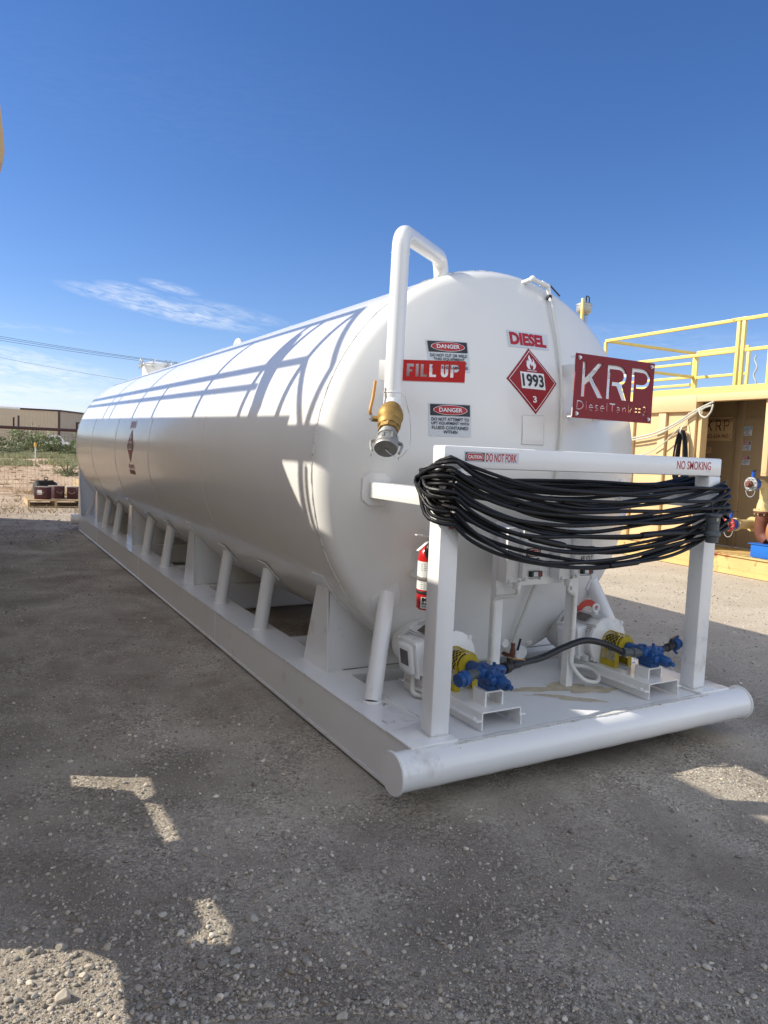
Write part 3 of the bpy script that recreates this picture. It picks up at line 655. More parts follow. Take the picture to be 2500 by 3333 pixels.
# low fittings
mb = MB(); q = Vector((.10, .795, .43)); mb.lathe([(.012, .03), (.015, .02), (.012, .0), (.017, -.02), (.017, -.045), (.013, -.05), (.013, -.075)], q, (0, 0, 1), 14); mb.cyl(q+Vector((0, 0, -.06)), q+Vector((.0, .09, -.06)), .013, 12); mb.build('drain_valve', RUST, TK)
mb = MB(); mb.bar(q+Vector((.03, -.01, -.02)), q+Vector((.048, -.012, .055)), .016, .006, .002); mb.build('valve_tab', mat('navy_tab', (.008, .012, .04), .4), TK)
for x, z, r, l, c in ((.045, .452, .028, .05, 6), (.205, .368, .047, .075, 32)):
    h0 = headpt(x, z, -.02); mb = MB(); mb.lathe([(r*1.1, 0), (r*1.12, l*.5), (r*.95, l*.52), (r*.95, l*.6), (r, l*.62), (r, l*1.1), (r*.92, l*1.16), (.001, l*1.18)], h0, (0, -1, -.05), 32); mb.build('pipe_plug', WHITE, TK)
for x, z in ((.30, .43), (.00, 1.415)): 
    mb = MB(); mb.tube([headpt(x-.015, z, 0), headpt(x-.012, z+.004, .012), headpt(x+.012, z-.004, .012), headpt(x+.015, z, 0)], .005, 8); mb.lathe([(.022, .0), (.02, .006)], headpt(x, z, 0), (0, -1, 0), 20); mb.build('small_lug', WHITE, TK)

# ------------------------------------------------------------------ starter panel
mb = MB(); mb.box(-.322, .262, .470, .478, .895, 1.27)
board = mb.build('starter_panel', WHITE, TK)
for x, y in ((.2215, .44), (-.292, .50)):
    mb = MB(); mb.box(x, x+.05, y, y+.006, .2705, 1.25); mb.box(x, x+.006, y+.0061, y+.05, .2705, 1.25); mb.build('panel_leg', WHITE, board)
mb = MB(); mb.box(-.36, .30, .50, .506, 1.16, 1.21); mb.box(-.36, -.35, .5065, .78, 1.16, 1.21); mb.box(.29, .30, .5065, .78, 1.16, 1.21); mb.build('panel_mount', WHITE, board)
for x0, st, tx in ((-.322, (-.218, -.112, 1.03, 1.125), 'VOLT'), (.062, (.182, .292, 1.03, 1.125), '480 VOLT')):
    mb = MB(); mb.box(x0, x0+.085, .385, .4695, .934, 1.235, .004); mb.box(x0+.086, x0+.216, .355, .4690, .955, 1.225, .006)
    mb.box(x0+.086, x0+.216, .34, .36, .945, .955, .002)
    for a, b in ((x0+.02, .93), (x0+.095, .945), (x0+.205, .945)): mb.lathe([(.009, 0), (.009, .01), (.004, .013)], (a, .385 if b < .94 else .343, b+.012), (0, -1, 0), 12)
    bx = mb.build('starter_box', WHITE, board)
    mb = MB(); mb.box(x0+.13, x0+.216, .337, .3545, .967, .998, .002); mb.build('switch_housing', DARKM, bx)
    mb = MB(); mb.box(x0+.150, x0+.182, .334, .337, .970, .995); mb.build('switch_label', STW, bx)
    mb = MB(); mb.box(x0+.133, x0+.149, .331, .337, .971, .994, .0015); mb.build('start_button', mat('dark_green_button', (.01, .05, .03), .4), bx)
    mb = MB(); mb.box(x0+.184, x0+.200, .330, .337, .971, .995, .0015); mb.build('stop_button', mat('stop_red_button', (.28, .02, .015), .4), bx)
    d = Decal(lambda u, v, h: Vector((st[0]+(st[1]-st[0])*u, .3545-h, st[2]+(st[3]-st[2])*v)), 0)
    d.rect(0, 1, 0, 1, .0006, STW); d.rect(0, 1, .5, 1, .001, BLACK); d.ell(.5, .75, .46, .2, .0014, INKW); d.ell(.5, .75, .44, .18, .0018, REDT); d.text('DANGER', .18, .82, .66, .84, .0022, INKW, .02); d.text(tx, .08, .92, .1, .42, .001, BLACK, .02)
    d.build('danger_sticker', bx)
    mb = MB(); cx = x0+.10; mb.lathe([(.026, .0), (.026, .018), (.021, .02)], (cx, .41, .934), (0, 0, -1), 24); mb.lathe([(.024, .02), (.024, .045), (.014, .048)], (cx, .41, .934), (0, 0, -1), 6); mb.build('cable_gland', WHITE, bx)
CO = [([(-.222, .41, .90), (-.224, .41, .855), (-.31, .475, .83), (-.318, .48, .76), (-.312, .485, .55), (-.305, .49, .278)]),
      ([(.162, .41, .90), (.165, .412, .862), (.222, .425, .83), (.234, .432, .79), (.237, .432, .50), (.245, .43, .41), (.30, .38, .325), (.39, .36, .305), (.455, .42, .325), (.45, .52, .345), (.31, .56, .36)])]
for P in CO:
    mb = MB(); mb.tube(smooth(P, 7), .0125, 14)
    for z in (.79, .64, .50): 
        if len(P) > 6 or z > .45:
            i = min(range(len(P)), key=lambda j: abs(P[j][2]-z)); mb.lathe([(.0165, -.006), (.0165, .006)], (P[3][0]*.5+P[4][0]*.5, P[4][1], z-.02), (0, 0, 1), 14)
    mb.build('conduit', CREAM, board)

# ------------------------------------------------------------------ electric pump units
def camlock(mb_or, c, d, blue=True): pass
def pump_unit(xc, zo, label):
    U = thing('pump_unit', label, 'electric pump', (xc, .42, .2735), 'electric pump sets on the front deck'); zA = .497+zo
    X = lambda x: xc+x
    mb = MB()                                    # inverted channel base with lugs
    y0, y1 = .062, .80; z0, z1 = .274, .367; w = .123; t = .007
    pts = [(-w-.0, z0+.045), (-w, z1-.006), (-w+.006, z1), (w-.006, z1), (w, z1-.006), (w, z0+.045), (w-t, z0+.045), (w-t, z1-t), (-w+t, z1-t), (-w+t, z0+.045)]
    mb.prism([(X(a), y0, b) for a, b in pts], (0, y1-y0, 0))
    for s in (-1, 1):
        q = [(s*(w+.032), z0+.046), (s*(w+.032), z0+.053), (s*(w-.0), z0+.053), (s*(w-.0), z0+.046)]
        mb.prism([(X(a), y0, b) for a, b in q], (0, y1-y0, 0))
        q = [(s*(w+.002), z0), (s*(w+.002), z0+.0455), (s*(w-.004), z0+.0455), (s*(w-.004), z0)]
        mb.prism([(X(a), y0-.004, b) for a, b in q], (0, y1-y0, 0))
        for yb in (.10, .76): mb.lathe([(.010, 0), (.010, .008)], (X(s*(w+.018)), yb, z0+.053), (0, 0, 1), 6)
    mb.build('base_channel', WHITE, U)
    mb = MB(); P = [(-.058, .367), (-.058, .43+zo), (.058, .43+zo), (.058, .367), (.048, .367), (.048, .422+zo), (-.048, .422+zo), (-.048, .367)]
    mb.prism([(X(a), .128, b) for a, b in P], (0, .10, 0)); mb.build('pump_mount', WHITE, U)
    mb = MB(); yc = .17; zc = zA                 # pump casting
    mb.lathe([(.030, .345-yc), (.034, .33-yc), (.034, .26-yc), (.048, .25-yc), (.050, .225-yc), (.046, .22-yc), (.046, .15-yc), (.052, .145-yc), (.052, .118-yc), (.044, .112-yc)], (X(0), yc, zc), (0, 1, 0), 28)
    mb.box(X(-.040), X(.040), .13, .225, .4305+zo, zc-.01, .006)
    mb.box(X(-.075), X(.075), .145, .205, zc-.004, zc+.046, .010)
    mb.cyl((X(-.085), .175, zc+.018), (X(.085), .175, zc+.018), .026, 24)
    mb.lathe([(.030, 0), (.032, .045), (.030, .085), (.024, .095), (.013, .098), (.013, .125), (.001, .126)], (X(.012), .14, zc-.012), (0, -1, -.08), 22)
    mb.lathe([(.022, 0), (.022, .035), (.010, .038)], (X(-.035), .125, zc-.005), (0, -1, 0), 6)
    for a in range(8): mb.cyl((X(.047*math.cos(a*PI/4)), .118, zc+.047*math.sin(a*PI/4)), (X(.047*math.cos(a*PI/4)), .106, zc+.047*math.sin(a*PI/4)), .0065, 6)
    for x in (-.04, .03): mb.cyl((X(x), .18, zc+.04), (X(x), .18, zc+.062), .009, 6)
    mb.build('pump_body', BLUE, U)
    mb = MB(); mb.lathe([(.040, .345), (.060, .347), (.064, .355), (.060, .366), (.054, .378)], (X(0), 0, zc), (0, 1, 0), 32); gy0, gy1, gr = .372, .485, .070
    guard_ring = mb.build('adapter_ring', YEL, U)
    mb = MB(); zb = .3675                       # expanded-metal coupling guard
    prof = [(-gr, zb+(zc-zb)*i/6) for i in range(6)]+[(gr*math.cos(PI-PI*i/16), zc+gr*math.sin(PI-PI*i/16)) for i in range(17)]+[(gr, zc-(zc-zb)*i/6) for i in range(1, 7)]
    Ls = [0]
    for a, b in zip(prof, prof[1:]): Ls.append(Ls[-1]+math.hypot(a[0]-b[0], a[1]-b[1]))
    def gp(s_, y):
        s_ = min(max(s_, 0), Ls[-1]); i = max(j for j in range(len(Ls)) if Ls[j] <= s_+1e-9); i = min(i, len(Ls)-2)
        t = (s_-Ls[i])/(Ls[i+1]-Ls[i]); return Vector((X(prof[i][0]*(1-t)+prof[i+1][0]*t), y, prof[i][1]*(1-t)+prof[i+1][1]*t))
    st = .030; n = int((Ls[-1]+(gy1-gy0))/st)+2
    for k in range(-8, n):
        for sg in (1, -1):
            P = []
            for j in range(13):
                y = gy0+(gy1-gy0)*j/12; s_ = k*st+sg*(y-gy0)*1.1+(0 if sg > 0 else (gy1-gy0))
                if 0.03 <= s_ <= Ls[-1]-.03: P.append(gp(s_, y))
            if len(P) > 1: mb.tube(P, .0017, 4)
    for y in (gy0, gy1):
        mb.tube([gp(Ls[-1]*i/40, y) for i in range(41)], .0035, 6)
    for s in (-1, 1): mb.box(min(X(s*gr)-.002*s, X(s*gr)+.002*s), max(X(s*gr)-.002*s, X(s*gr)+.002*s), gy0, gy1, zb, zb+.04)
    for y in (gy0, gy1-.03): 
        for s in (-1, 1): mb.box(X(s*gr)-.002+(-s*.014), X(s*gr)+.002+(-s*.014)+.012*0, y, y+.004, zb, zc-.01)
    for s in (-1, 1): mb.box(min(X(s*gr), X(s*(gr-.03))), max(X(s*gr), X(s*(gr-.03))), gy0-.003, gy0+.0005, zb, zc)
    mb.build('coupling_guard', YEL, U)
    mb = MB(); mb.cyl((X(0), .375, zc), (X(0), .486, zc), .052, 20); mb.build('coupling', DARKM, U)  # coupling, made dark and wide so the guard's inside reads as unlit
    zm = zc; mr = .142; mb = MB()               # motor
    mb.lathe([(.03, .487), (.085, .489), (.105, .494), (.150, .502), (.152, .52), (.133, .524), (.131, .80), (.151, .802), (.151, .822), (.146, .824), (.147, .90), (.140, .925), (.10, .935), (.001, .936)], (X(0), 0, zm), (0, 1, 0), 48)
    for k in range(64):
        a = 2*PI*k/64
        if abs((a-1.5*PI+PI) % (2*PI)-PI) < .5 or (2.75 < a < 3.6) or abs((a-2.1+PI) % (2*PI)-PI) < .2: continue
        dv = Vector((math.cos(a), 0, math.sin(a))); c = Vector((X(0), 0, zm)); mb.bar(c+dv*.137+Vector((0, .522, 0)), c+dv*.137+Vector((0, .80, 0)), .0035, .020, upv=dv)
    for a in (.79, 2.35, 3.93, 5.5):
        dv = Vector((math.cos(a), 0, math.sin(a))); c = Vector((X(0), .508, zm))+dv*.152; mb.lathe([(.014, -.012), (.014, .016)], c, (0, 1, 0), 12)
    mb.build('motor', WHITE, U)
    mb = MB()
    for s in (-1, 1):
        for y in (.54, .74): mb.box(X(s*.115)-.02, X(s*.115)+.02, y, y+.06, .3675, zm-.09, .004); mb.cyl((X(s*.118), y+.03, .3675), (X(s*.118), y+.03, .41), .008, 6)
    mb.build('motor_foot', WHITE, U)
    mb = MB(); c = Vector((X(.0), .62, zm+.150)); mb.cyl(c-Vector((0, 0, .02)), c+Vector((0, 0, .012)), .016, 16); mb.tube([c+Vector((math.cos(t)*.024, 0, .034+math.sin(t)*.024)) for t in [2*PI*k/22 for k in range(22)]], .0085, 10, closed=True); mb.build('lifting_eye', WHITE, U)
    mb = MB(); a = 2.1; dv = Vector((math.cos(a), 0, math.sin(a))); tn = Vector((-math.sin(a), 0, math.cos(a))); c = Vector((X(0), .66, zm))+dv*.149
    mb.hexa([c+tn*i*.032+Vector((0, j*.055, 0))+dv*k for k in (0, .002) for i, j in ((-1, -1), (1, -1), (1, 1), (-1, 1))]); mb.build('nameplate', PLATE, U)
    mb = MB(); jx = X(-.135); jc = Vector((jx, .655, zm-.005)); tl = Matrix.Rotation(R(-8), 3, 'Y')
    def jb(x0, x1, hy, hz, tap, bev):
        P = [jc+tl @ Vector((x, sy*hy*k, sz*hz*k)) for x, k in ((x0, 1), (x1, tap)) for sy, sz in ((-1, -1), (1, -1), (1, 1), (-1, 1))]; mb.hexa(P, bev)
    jb(.03, -.045, .085, .095, 1.0, .006); jb(-.046, -.060, .095, .105, 1, .005); jb(-.0605, -.085, .075, .085, .9, .010)
    for sy in (-1, 1):
        for sz in (-1, 1): q = jc+tl @ Vector((-.06, sy*.083, sz*.093)); mb.lathe([(.007, 0), (.007, .006)], q, (-1, 0, 0), 8)
    jbx = mb.build('junction_box', WHITE, U)
    if xc < 0:
        mb = MB(); P = [jc+tl @ Vector((-.0855, y, z)) for y, z in ((-.045, -.035), (.035, -.035), (.035, .05), (-.045, .05))]; mb.prism(P, tl @ Vector((-.002, 0, 0))); mb.build('nameplate', PLATE, jbx)
        mb = MB(); q = jc+Vector((-.02, 0, -.10)); mb.tube(smooth([q+Vector((0, 0, .02)), q+Vector((0, 0, -.06)), q+Vector((-.01, -.03, -.105)), q+Vector((.03, -.07, -.115)), q+Vector((.12, -.06, -.112))], 6), .014, 12); mb.build('motor_lead', CREAM, U)
    # ports: left side
    return U
unitL = pump_unit(-.567, .012, 'pump set with white motor and blue pump partly behind the left rack post')
unitR = pump_unit(.615, 0, 'pump set with white motor beside the right rack post, under a red arrow')
def fitting(mt, segs, parent, name='pipe_fitting'):
    mb = MB()
    for a, b, r, n in segs: mb.cyl(a, b, r, n)
    return mb.build(name, mt, parent)
zR, zL = .515, .527
# right pump: dark nipple and camlock cap
fitting(DARKM, [((.695, .175, zR), (.765, .18, zR+.006), .019, 20), ((.765, .18, zR+.006), (.835, .19, zR+.014), .025, 8), ((.81, .185, zR+.014), (.81, .185, zR+.055), .012, 10)], unitR, 'pipe_fitting')
mb = MB(); mb.lathe([(.030, 0), (.036, .004), (.036, .03), (.030, .034), (.030, .055), (.012, .057), (.012, .075)], (.832, .19, zR+.014), (1, .12, .08), 22)
for s in (-1, 1): mb.bar((.845, .19, zR+.014+s*.034), (.87, .19, zR+.01+s*.052), .016, .009)
mb.build('camlock_cap', BLUE, unitR)
mb = MB(); mb.bar((.80, .185, zR+.055), (.90, .21, zR+.062), .012, .004); mb.build('valve_lever', BRASS, unitR)
mb = MB(); mb.mi = 0; mb.lathe([(.022, 0), (.022, .03), (.026, .032), (.026, .06), (.021, .062), (.021, .10), (.025, .102), (.025, .13)], (.53, .175, zR), (-1, .10, .10), 20); mb.build('hose_end', GREYP, unitR)
# left pump
mb = MB(); mb.lathe([(.022, 0), (.022, .02), (.030, .022), (.032, .05), (.026, .052), (.026, .085)], (-.487, .18, zL), (1, .25, .12), 20); mb.lathe([(.014, -.03), (.016, .0), (.016, .02)], (-.43, .19, zL+.035), (0, 0, 1), 10); mb.build('pipe_fitting', DARKM, unitL)
mb = MB(); mb.bar((-.44, .19, zL+.055), (-.36, .15, zL+.045), .012, .004); mb.build('valve_lever', BRASS, unitL)
mb = MB(); mb.lathe([(.024, 0), (.024, .04), (.028, .042), (.028, .07), (.023, .072)], (-.65, .175, zL), (-1, -.2, -.1), 20); mb.build('pipe_fitting', GREYP, unitL)
mb = MB(); mb.lathe([(.032, 0), (.040, .003), (.040, .03), (.034, .034), (.034, .06), (.02, .062)], (-.725, .16, zL-.008), (-1, -.2, -.1), 22); mb.build('camlock_cap', BLUE, unitL)
HP = smooth([(-.41, .195, zL+.012), (-.30, .22, zL+.01), (-.16, .24, zL+.015), (.02, .26, zL+.05), (.18, .27, zL+.07), (.31, .245, zL+.045), (.40, .195, zR+.015)], 10)
mb = MB(); mb.tube(HP, .0185, 18)
hose = tag(mb.build('rubber_hose', HOSEM, None), 'black rubber hose arching between the two blue pumps', 'hose')
mb = MB(); mb.tube(HP[:7], .0235, 18); mb.build('hose_end', DARKM, hose)
# rotation arrow
arrow = MB(); cx, cz, ri, ro = .665, .605, .062, .105
P = [(cx+ro*math.cos(R(a)), .74, cz+ro*math.sin(R(a))) for a in range(30, 141, 10)]+[(cx-.115, .74, cz+.085), (cx-.112, .74, cz+.028), (cx-.045, .74, cz+.012), (cx-.052, .74, cz+.040)]+[(cx+ri*math.cos(R(a)), .74, cz+ri*math.sin(R(a))) for a in range(140, 29, -10)]
arrow.prism(P, (0, .004, 0)); arrow.build('rotation_arrow', mat('arrow_red', (.50, .035, .018), .4), unitR)

# ------------------------------------------------------------------ fire extinguisher
EX = thing('fire_extinguisher', 'red fire extinguisher hanging between tank head and left rack post', 'fire extinguisher', (-.672, .60, .77))
ex = Vector((-.672, .60, 0))
mb = MB(); mb.lathe([(.050, .772), (.057, .778), (.058, .80), (.058, 1.01), (.052, 1.04), (.032, 1.062), (.02, 1.07)], ex, (0, 0, 1), 32); cyl_ = mb.build('cylinder', BRIGHTRED, EX)
mb = MB(); mb.lathe([(.0586, .925), (.0586, .995)], ex, (0, 0, 1), 32, cap=False); mb.mi = 1; mb.lathe([(.0586, .866), (.0586, .92)], ex, (0, 0, 1), 32, cap=False)
mb.mi = 2
for z in [.872+i*.0085 for i in range(5)]+[.955+i*.009 for i in range(4)]:
    for k in range(7): a0 = PI+.25+k*.28; mb.lathe([(.0589, z), (.0589, z+.003)], ex, (0, 0, 1), 3, cap=False, a0=a0, a1=a0+random.uniform(.12, .24))
mb.build('instruction_label', [mat('label_white', (.75, .75, .72), .4), mat('label_white_b', (.75, .75, .70), .4), mat('print_grey', (.25, .25, .24), .5)], cyl_)
mb = MB(); mb.lathe([(.059, .905), (.0598, .907), (.0598, .923), (.059, .925)], ex, (0, 0, 1), 32, cap=False); mb.build('clamp_band', STEEL, EX)
mb = MB(); mb.lathe([(.059, .845), (.0598, .847), (.0598, .858), (.059, .86)], ex, (0, 0, 1), 32, cap=False); mb.build('rubber_band', DARKM, EX)
lab = lambda u, v, h: ex+Vector(((.0588+h)*math.cos(PI+.35+u*1.9), (.0588+h)*math.sin(PI+.35+u*1.9), .782+v*.052))
d = Decal(lab, .12); d.rect(0, 1, 0, 1, 0, STW); d.text('KRP', .06, .95, .58, .95, .0006, BLACK, .06); d.rect(.05, .95, .53, .545, .0006, BLACK); d.text('RENTALS', .06, .95, .33, .50, .0006, BLACK, .04) if False else d.text('RE', .06, .34, .33, .50, .0006, BLACK, .05)
d.text('432-634-9431', .06, .95, .09, .26, .0006, BLACK, .03); d.build('name_label', cyl_)
mb = MB(); mb.cyl(ex+Vector((0, 0, 1.065)), ex+Vector((0, 0, 1.10)), .017, 16); mb.bar(ex+Vector((0, 0, 1.10)), ex+Vector((-.075, -.02, 1.115)), .018, .006); mb.build('valve_head', STEEL, EX)
mb = MB(); mb.bar(ex+Vector((.0, 0, 1.092)), ex+Vector((-.085, -.02, 1.045)), .018, .005, .001); mb.bar(ex+Vector((.0, 0, 1.108)), ex+Vector((-.10, -.02, 1.118)), .016, .005, .001); mb.build('squeeze_handle', INKW, EX)
mb = MB(); mb.tube(smooth([ex+Vector((.01, -.015, 1.085)), ex+Vector((-.04, -.05, 1.07)), ex+Vector((-.05, -.055, 1.03)), ex+Vector((-.035, -.066, .99))], 5), .009, 12); mb.build('discharge_nozzle', BLACK, EX)
mb = MB(); mb.box(ex.x-.015, ex.x+.015, .6595, .80, .90, .93); mb.box(ex.x-.02, ex.x+.02, .652, .659, .80, 1.04); mb.build('wall_bracket', WHITE, EX)

EX.location.x -= .012; EX.scale = (1.10, 1.10, 1.19)
# ------------------------------------------------------------------ cable coil on the rack
CC = thing('cable_coil', 'heavy black power cable coiled in many sagging loops around the white hose rack', 'cable', (0, 0, 1.45))
rg = random.Random(21); loops = []; n = 24; mb = MB()
order = list(range(n)); zrs = [1.50-.27*(i/(n-1)) for i in range(n)]
for i in range(n):
    j = min(n-1, max(0, i+rg.randint(-10, 10))); t = i/(n-1)
    zl = 1.605-.30*t+rg.uniform(-.012, .012); zr = zrs[j]+rg.uniform(-.01, .012)
    mid = 1.46-.40*(i/(n-1))**.95+rg.uniform(-.045, .03)*(1 if i < 20 else .4); skew = rg.uniform(-.30, .28); br = .027*(i % 3)
    zbl = rg.uniform(1.475, 1.54); zbr = rg.uniform(1.475, 1.545); bm_ = 1.50-.16*rg.random()**1.5; r = rg.choice([.0085, .0095, .0095, .0105])
    P = []; yf = .035-br*.8; yb = .20+rg.uniform(0, .12)
    xl = -.972-.020*(i % 4)-.012*t; xr = 1.005+.014*(i % 4)
    m_ = 26
    for k in range(m_+1):                        # front run, left to right
        s = k/m_; x = -.96+1.92*s; base = zl*(1-s)+zr*s; dip = base-mid; q = 4*s*(1-s); q = q**(.80)
        w = s+skew*s*(1-s); z = base-dip*(4*w*(1-w))**.82
        P.append((x, yf-.030*math.sin(PI*s)+.007*math.sin(9*s+i*1.7), z+.013*math.sin((5+i%4)*s+i*2.1)*min(1, 6*s*(1-s))+.004*math.sin(17*s+i)))
    P += [(xr-.02, yf+.025, zr+.012), (xr, .115, (zr*.75+zbr*.25)), (xr-.022, yb-.02, zbr*.8+zr*.2)]
    for k in range(m_+1):
        s = k/m_; x = .96-1.92*s; base = zbr*(1-s)+zbl*s; z = base-(base-bm_)*(4*s*(1-s))**.85
        z = max(z, 1.463+.0) if abs(x) > .87 else z
        P.append((x, yb+.012*math.sin(7*s+i), z+.005*math.sin(11*s+i*1.3)))
    P += [(xl+.02, yb-.03, zbl*.8+zl*.2), (xl, .115, (zl*.82+zbl*.18)), (xl+.02, yf+.03, zl+.004)]
    P = [tuple(q) for q in P]; mb.tube(smooth(P+[P[0]], 3)[:-1], r, 9, closed=True); loops.append((P, r))
mb.build('cable', CABLE, CC)
for li, a, b in ((9, 5, 9), (23, 13, 16), (14, 16, 21), (16, 6, 9), (3, 9, 12), (21, 17, 20)):
    P, r = loops[li]; mb = MB(); seg = smooth(P[a:b+1], 3); k = len(seg)
    rs = [.0165 if 0 < i < k-1 else .0145 for i in range(k)]; mb.tube(seg, .016, 12, rs=rs); mb.build('splice_sleeve', CABLE, CC)
mb = MB(); c = Vector((.752, -.075, 0))
mb.lathe([(.033, 1.352), (.043, 1.348), (.043, 1.338), (.036, 1.334), (.036, 1.30), (.033, 1.298), (.034, 1.255), (.040, 1.252), (.0445, 1.246), (.0445, 1.228), (.036, 1.222), (.034, 1.19), (.028, 1.187), (.026, 1.197), (.001, 1.197)], c, (0, 0, 1), 28)
mb.box(c.x-.045, c.x+.045, c.y-.02, c.y+.02, 1.338, 1.350, .003)
pl = mb.build('power_plug', GREYP, CC)
mb = MB(); mb.tube(smooth([(c.x, c.y, 1.35), (c.x+.005, -.06, 1.38), (c.x+.02, -.04, 1.41)], 4), .003, 6); mb.build('hanging_wire', DARKM, CC)
d = Decal(lambda u, v, h: Vector((c.x-.022+u*.018, c.y-.0365-h, 1.312+v*.016)), 0); d.rect(0, 1, 0, 1, .0005, mat('aged_label', (.35, .34, .24), .5)); d.build('plug_label', pl)
# ------------------------------------------------------------------ tan pit tank on the right
PO = Vector((7.12, 3.6, 0)); PV = Vector((.047, .999, 0)); PN = Vector((-.999, .047, 0))
def pp(v, d, z): return PO+PV*v-PN*d+Vector((0, 0, z))
class PMB(MB):
    def pb(s, v0, v1, d0, d1, z0, z1, bev=0):
        v0, v1 = sorted((v0, v1)); d0, d1 = sorted((d0, d1)); s.hexa([pp(v0, d0, z0), pp(v0, d1, z0), pp(v1, d1, z0), pp(v1, d0, z0), pp(v0, d0, z1), pp(v0, d1, z1), pp(v1, d1, z1), pp(v1, d0, z1)], bev)
    def pr(s, a, b, w=.05): s.bar(pp(*a), pp(*b), w, w, .004)
PT = thing('pit_tank', 'tan steel pit tank with yellow top railing and a shaded pump alcove', 'steel tank', tuple(PO))
m_ = PMB(); m_.pb(1.42, 9, .02, .08, .30, 2.462)
for v in (1.45, 2.05, 2.75, 3.45, 4.2, 5.0): m_.pb(v, v+.16, -.035, .0198, .30, 2.46, .015)
m_.pb(1.36, 1.42, .0, .14, .30, 2.462); m_.pb(9, 9.06, .0, 2.4, .30, 2.462); m_.build('side_wall', TAN, PT)
m_ = PMB(); m_.pb(1.44, 9.1, -.06, .10, 2.463, 2.726, .008); m_.pb(-3.5, 1.439, -.06, .10, 2.61, 2.726, .008); m_.build('top_beam', TAN, PT)
m_ = PMB(); m_.pb(-3.5, 9.1, .0, .012, 2.7265, 2.835); m_.build('kick_plate', YELR, PT)
m_ = PMB(); m_.pb(-3.5, 2.5, 1.0, 1.06, .30, 2.70); m_.pb(2.5, 2.56, .09, 1.06, .30, 2.70)
for v in (-.9, .35, 1.35): m_.pb(v, v+.14, .965, .9998, .30, 2.69, .012)
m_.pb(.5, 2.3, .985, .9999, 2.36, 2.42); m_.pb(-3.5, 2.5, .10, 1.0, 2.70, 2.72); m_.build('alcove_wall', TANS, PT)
m_ = PMB(); m_.pb(.195, .285, .02, .10, 1.50, 2.609, .004); m_.cyl(pp(.22, .015, 1.55), pp(.22, .02, 1.55), .013, 12); m_.cyl(pp(.26, .015, 1.55), pp(.26, .02, 1.55), .013, 12); m_.build('hanging_column', TAN, PT)
m_ = PMB(); m_.pb(-3.5, 9.1, 0, .02, .0, .275); m_.pb(-3.5, 9.1, -.03, .10, .2755, .295, .003); m_.pb(-3.5, 9.1, -.03, .1, .004, .02, .002); m_.pb(-3.5, 9.1, -.004, -.001, .088, .094); m_.build('skid_beam', RUSTY, PT)
m_ = PMB()
for i in range(46): m_.pb(-3.5+i*.125, -3.5+i*.125+.012, .101, .99, .272, .296)
for i in range(30): m_.pb(-3.5, 2.2, .11+i*.03, .115+i*.03, .268, .290)
m_.pb(-3.5, 2.3, .1, 1.0, .20, .205); m_.build('grating_floor', RUSTY, PT)
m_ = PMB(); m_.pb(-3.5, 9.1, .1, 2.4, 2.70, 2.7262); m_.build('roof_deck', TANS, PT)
def rail(parent, runs, posts):
    m_ = PMB()
    for a, b in runs: m_.pr(a, b)
    r_ = m_.build('railing', YELR, parent)
    for v, d in posts:
        m_ = PMB(); m_.bar(pp(v, d, 2.7265), pp(v, d, 3.785), .05, .05, .004); m_.build('rail_post', YELR, r_)
rail(PT, [((.90, .03, 3.81), (3.62, .03, 3.81)), ((-3.5, .03, 3.81), (.72, .03, 3.81)), ((.70, .03, 3.815), (.95, .03, 3.815)), ((.87, .03, 3.35), (3.60, .03, 3.35)), ((-3.5, .03, 3.35), (.7, .03, 3.35)), ((3.62, .03, 3.81), (3.62, 2.35, 3.81)), ((3.62, .03, 3.35), (3.62, 2.35, 3.35))],
     [(.84, .03), (.75, .03), (3.62, .03), (3.62, 2.35), (-1.5, .03), (-3.4, .03)])
rail(PT, [((2.42, 2.35, 3.82), (3.56, 2.35, 3.82)), ((2.42, 2.35, 3.33), (3.56, 2.35, 3.33)), ((-3.5, 2.35, 3.75), (2.0, 2.35, 3.75)), ((-3.5, 2.35, 3.3), (2.0, 2.35, 3.3)), ((3.68, 2.35, 3.62), (8.9, 2.35, 3.62)), ((3.68, 2.35, 3.2), (8.9, 2.35, 3.2)), ((3.62, 2.35, 3.35), (8.9, 2.35, 3.35))],
     [(2.42, 2.35), (3.56, 2.35), (2.0, 2.35), (-1.2, 2.35), (6.2, 2.35), (8.9, 2.35)])
m_ = PMB(); m_.tube([pp(2.14+.03*math.sin(i*.9), 2.2, 3.62-.04*i) for i in range(20)], .016, 6); m_.build('safety_chain', GALV, PT)
# signs in the alcove
fr = frame(pp(1.568, .990, 2.045), pp(0, 0, 0)-pp(1, 0, 0), (0, 0, 1))
m_ = PMB(); m_.pb(1.57, 2.13, .985, .99, 2.045, 2.44)
sg = m_.build('name_sign', TAN, PT)
sm = lambda u, v, h: pp(2.13-u*.56, .985-h, 2.045+v*.395)
d = Decal(sm, 0)
for ch, x in (('K', .10), ('R', .42), ('P', .70)):
    for P in LET[ch]:
        q = [(x+p[0]*.27, .42+p[1]*.46) for p in P]; V = q; d._put(V, [tuple(range(len(V)))], .001, RUST)
d.text('432-634-9431', .08, .92, .10, .28, .001, RUST, .01)
for u, v in ((.04, .94), (.96, .94), (.04, .06), (.96, .06)): d.ell(u, v, .015, .022, .001, RUST, 8)
d.build('sign_lettering', sg)
m_ = PMB(); m_.pb(1.955, 2.20, .985, .99, 1.835, 1.93); s2 = m_.build('number_sign', TAN, PT)
d = Decal(lambda u, v, h: pp(2.20-u*.245, .985-h, 1.835+v*.095), 0); d.text('PIT', .12, .42, .2, .82, .001, RUST, 0); d.text('#12', .52, .92, .2, .82, .001, RUST, 0); d.rect(-.06, .0, -.1, 1.05, .002, BLACK); d.build('sign_lettering', s2)
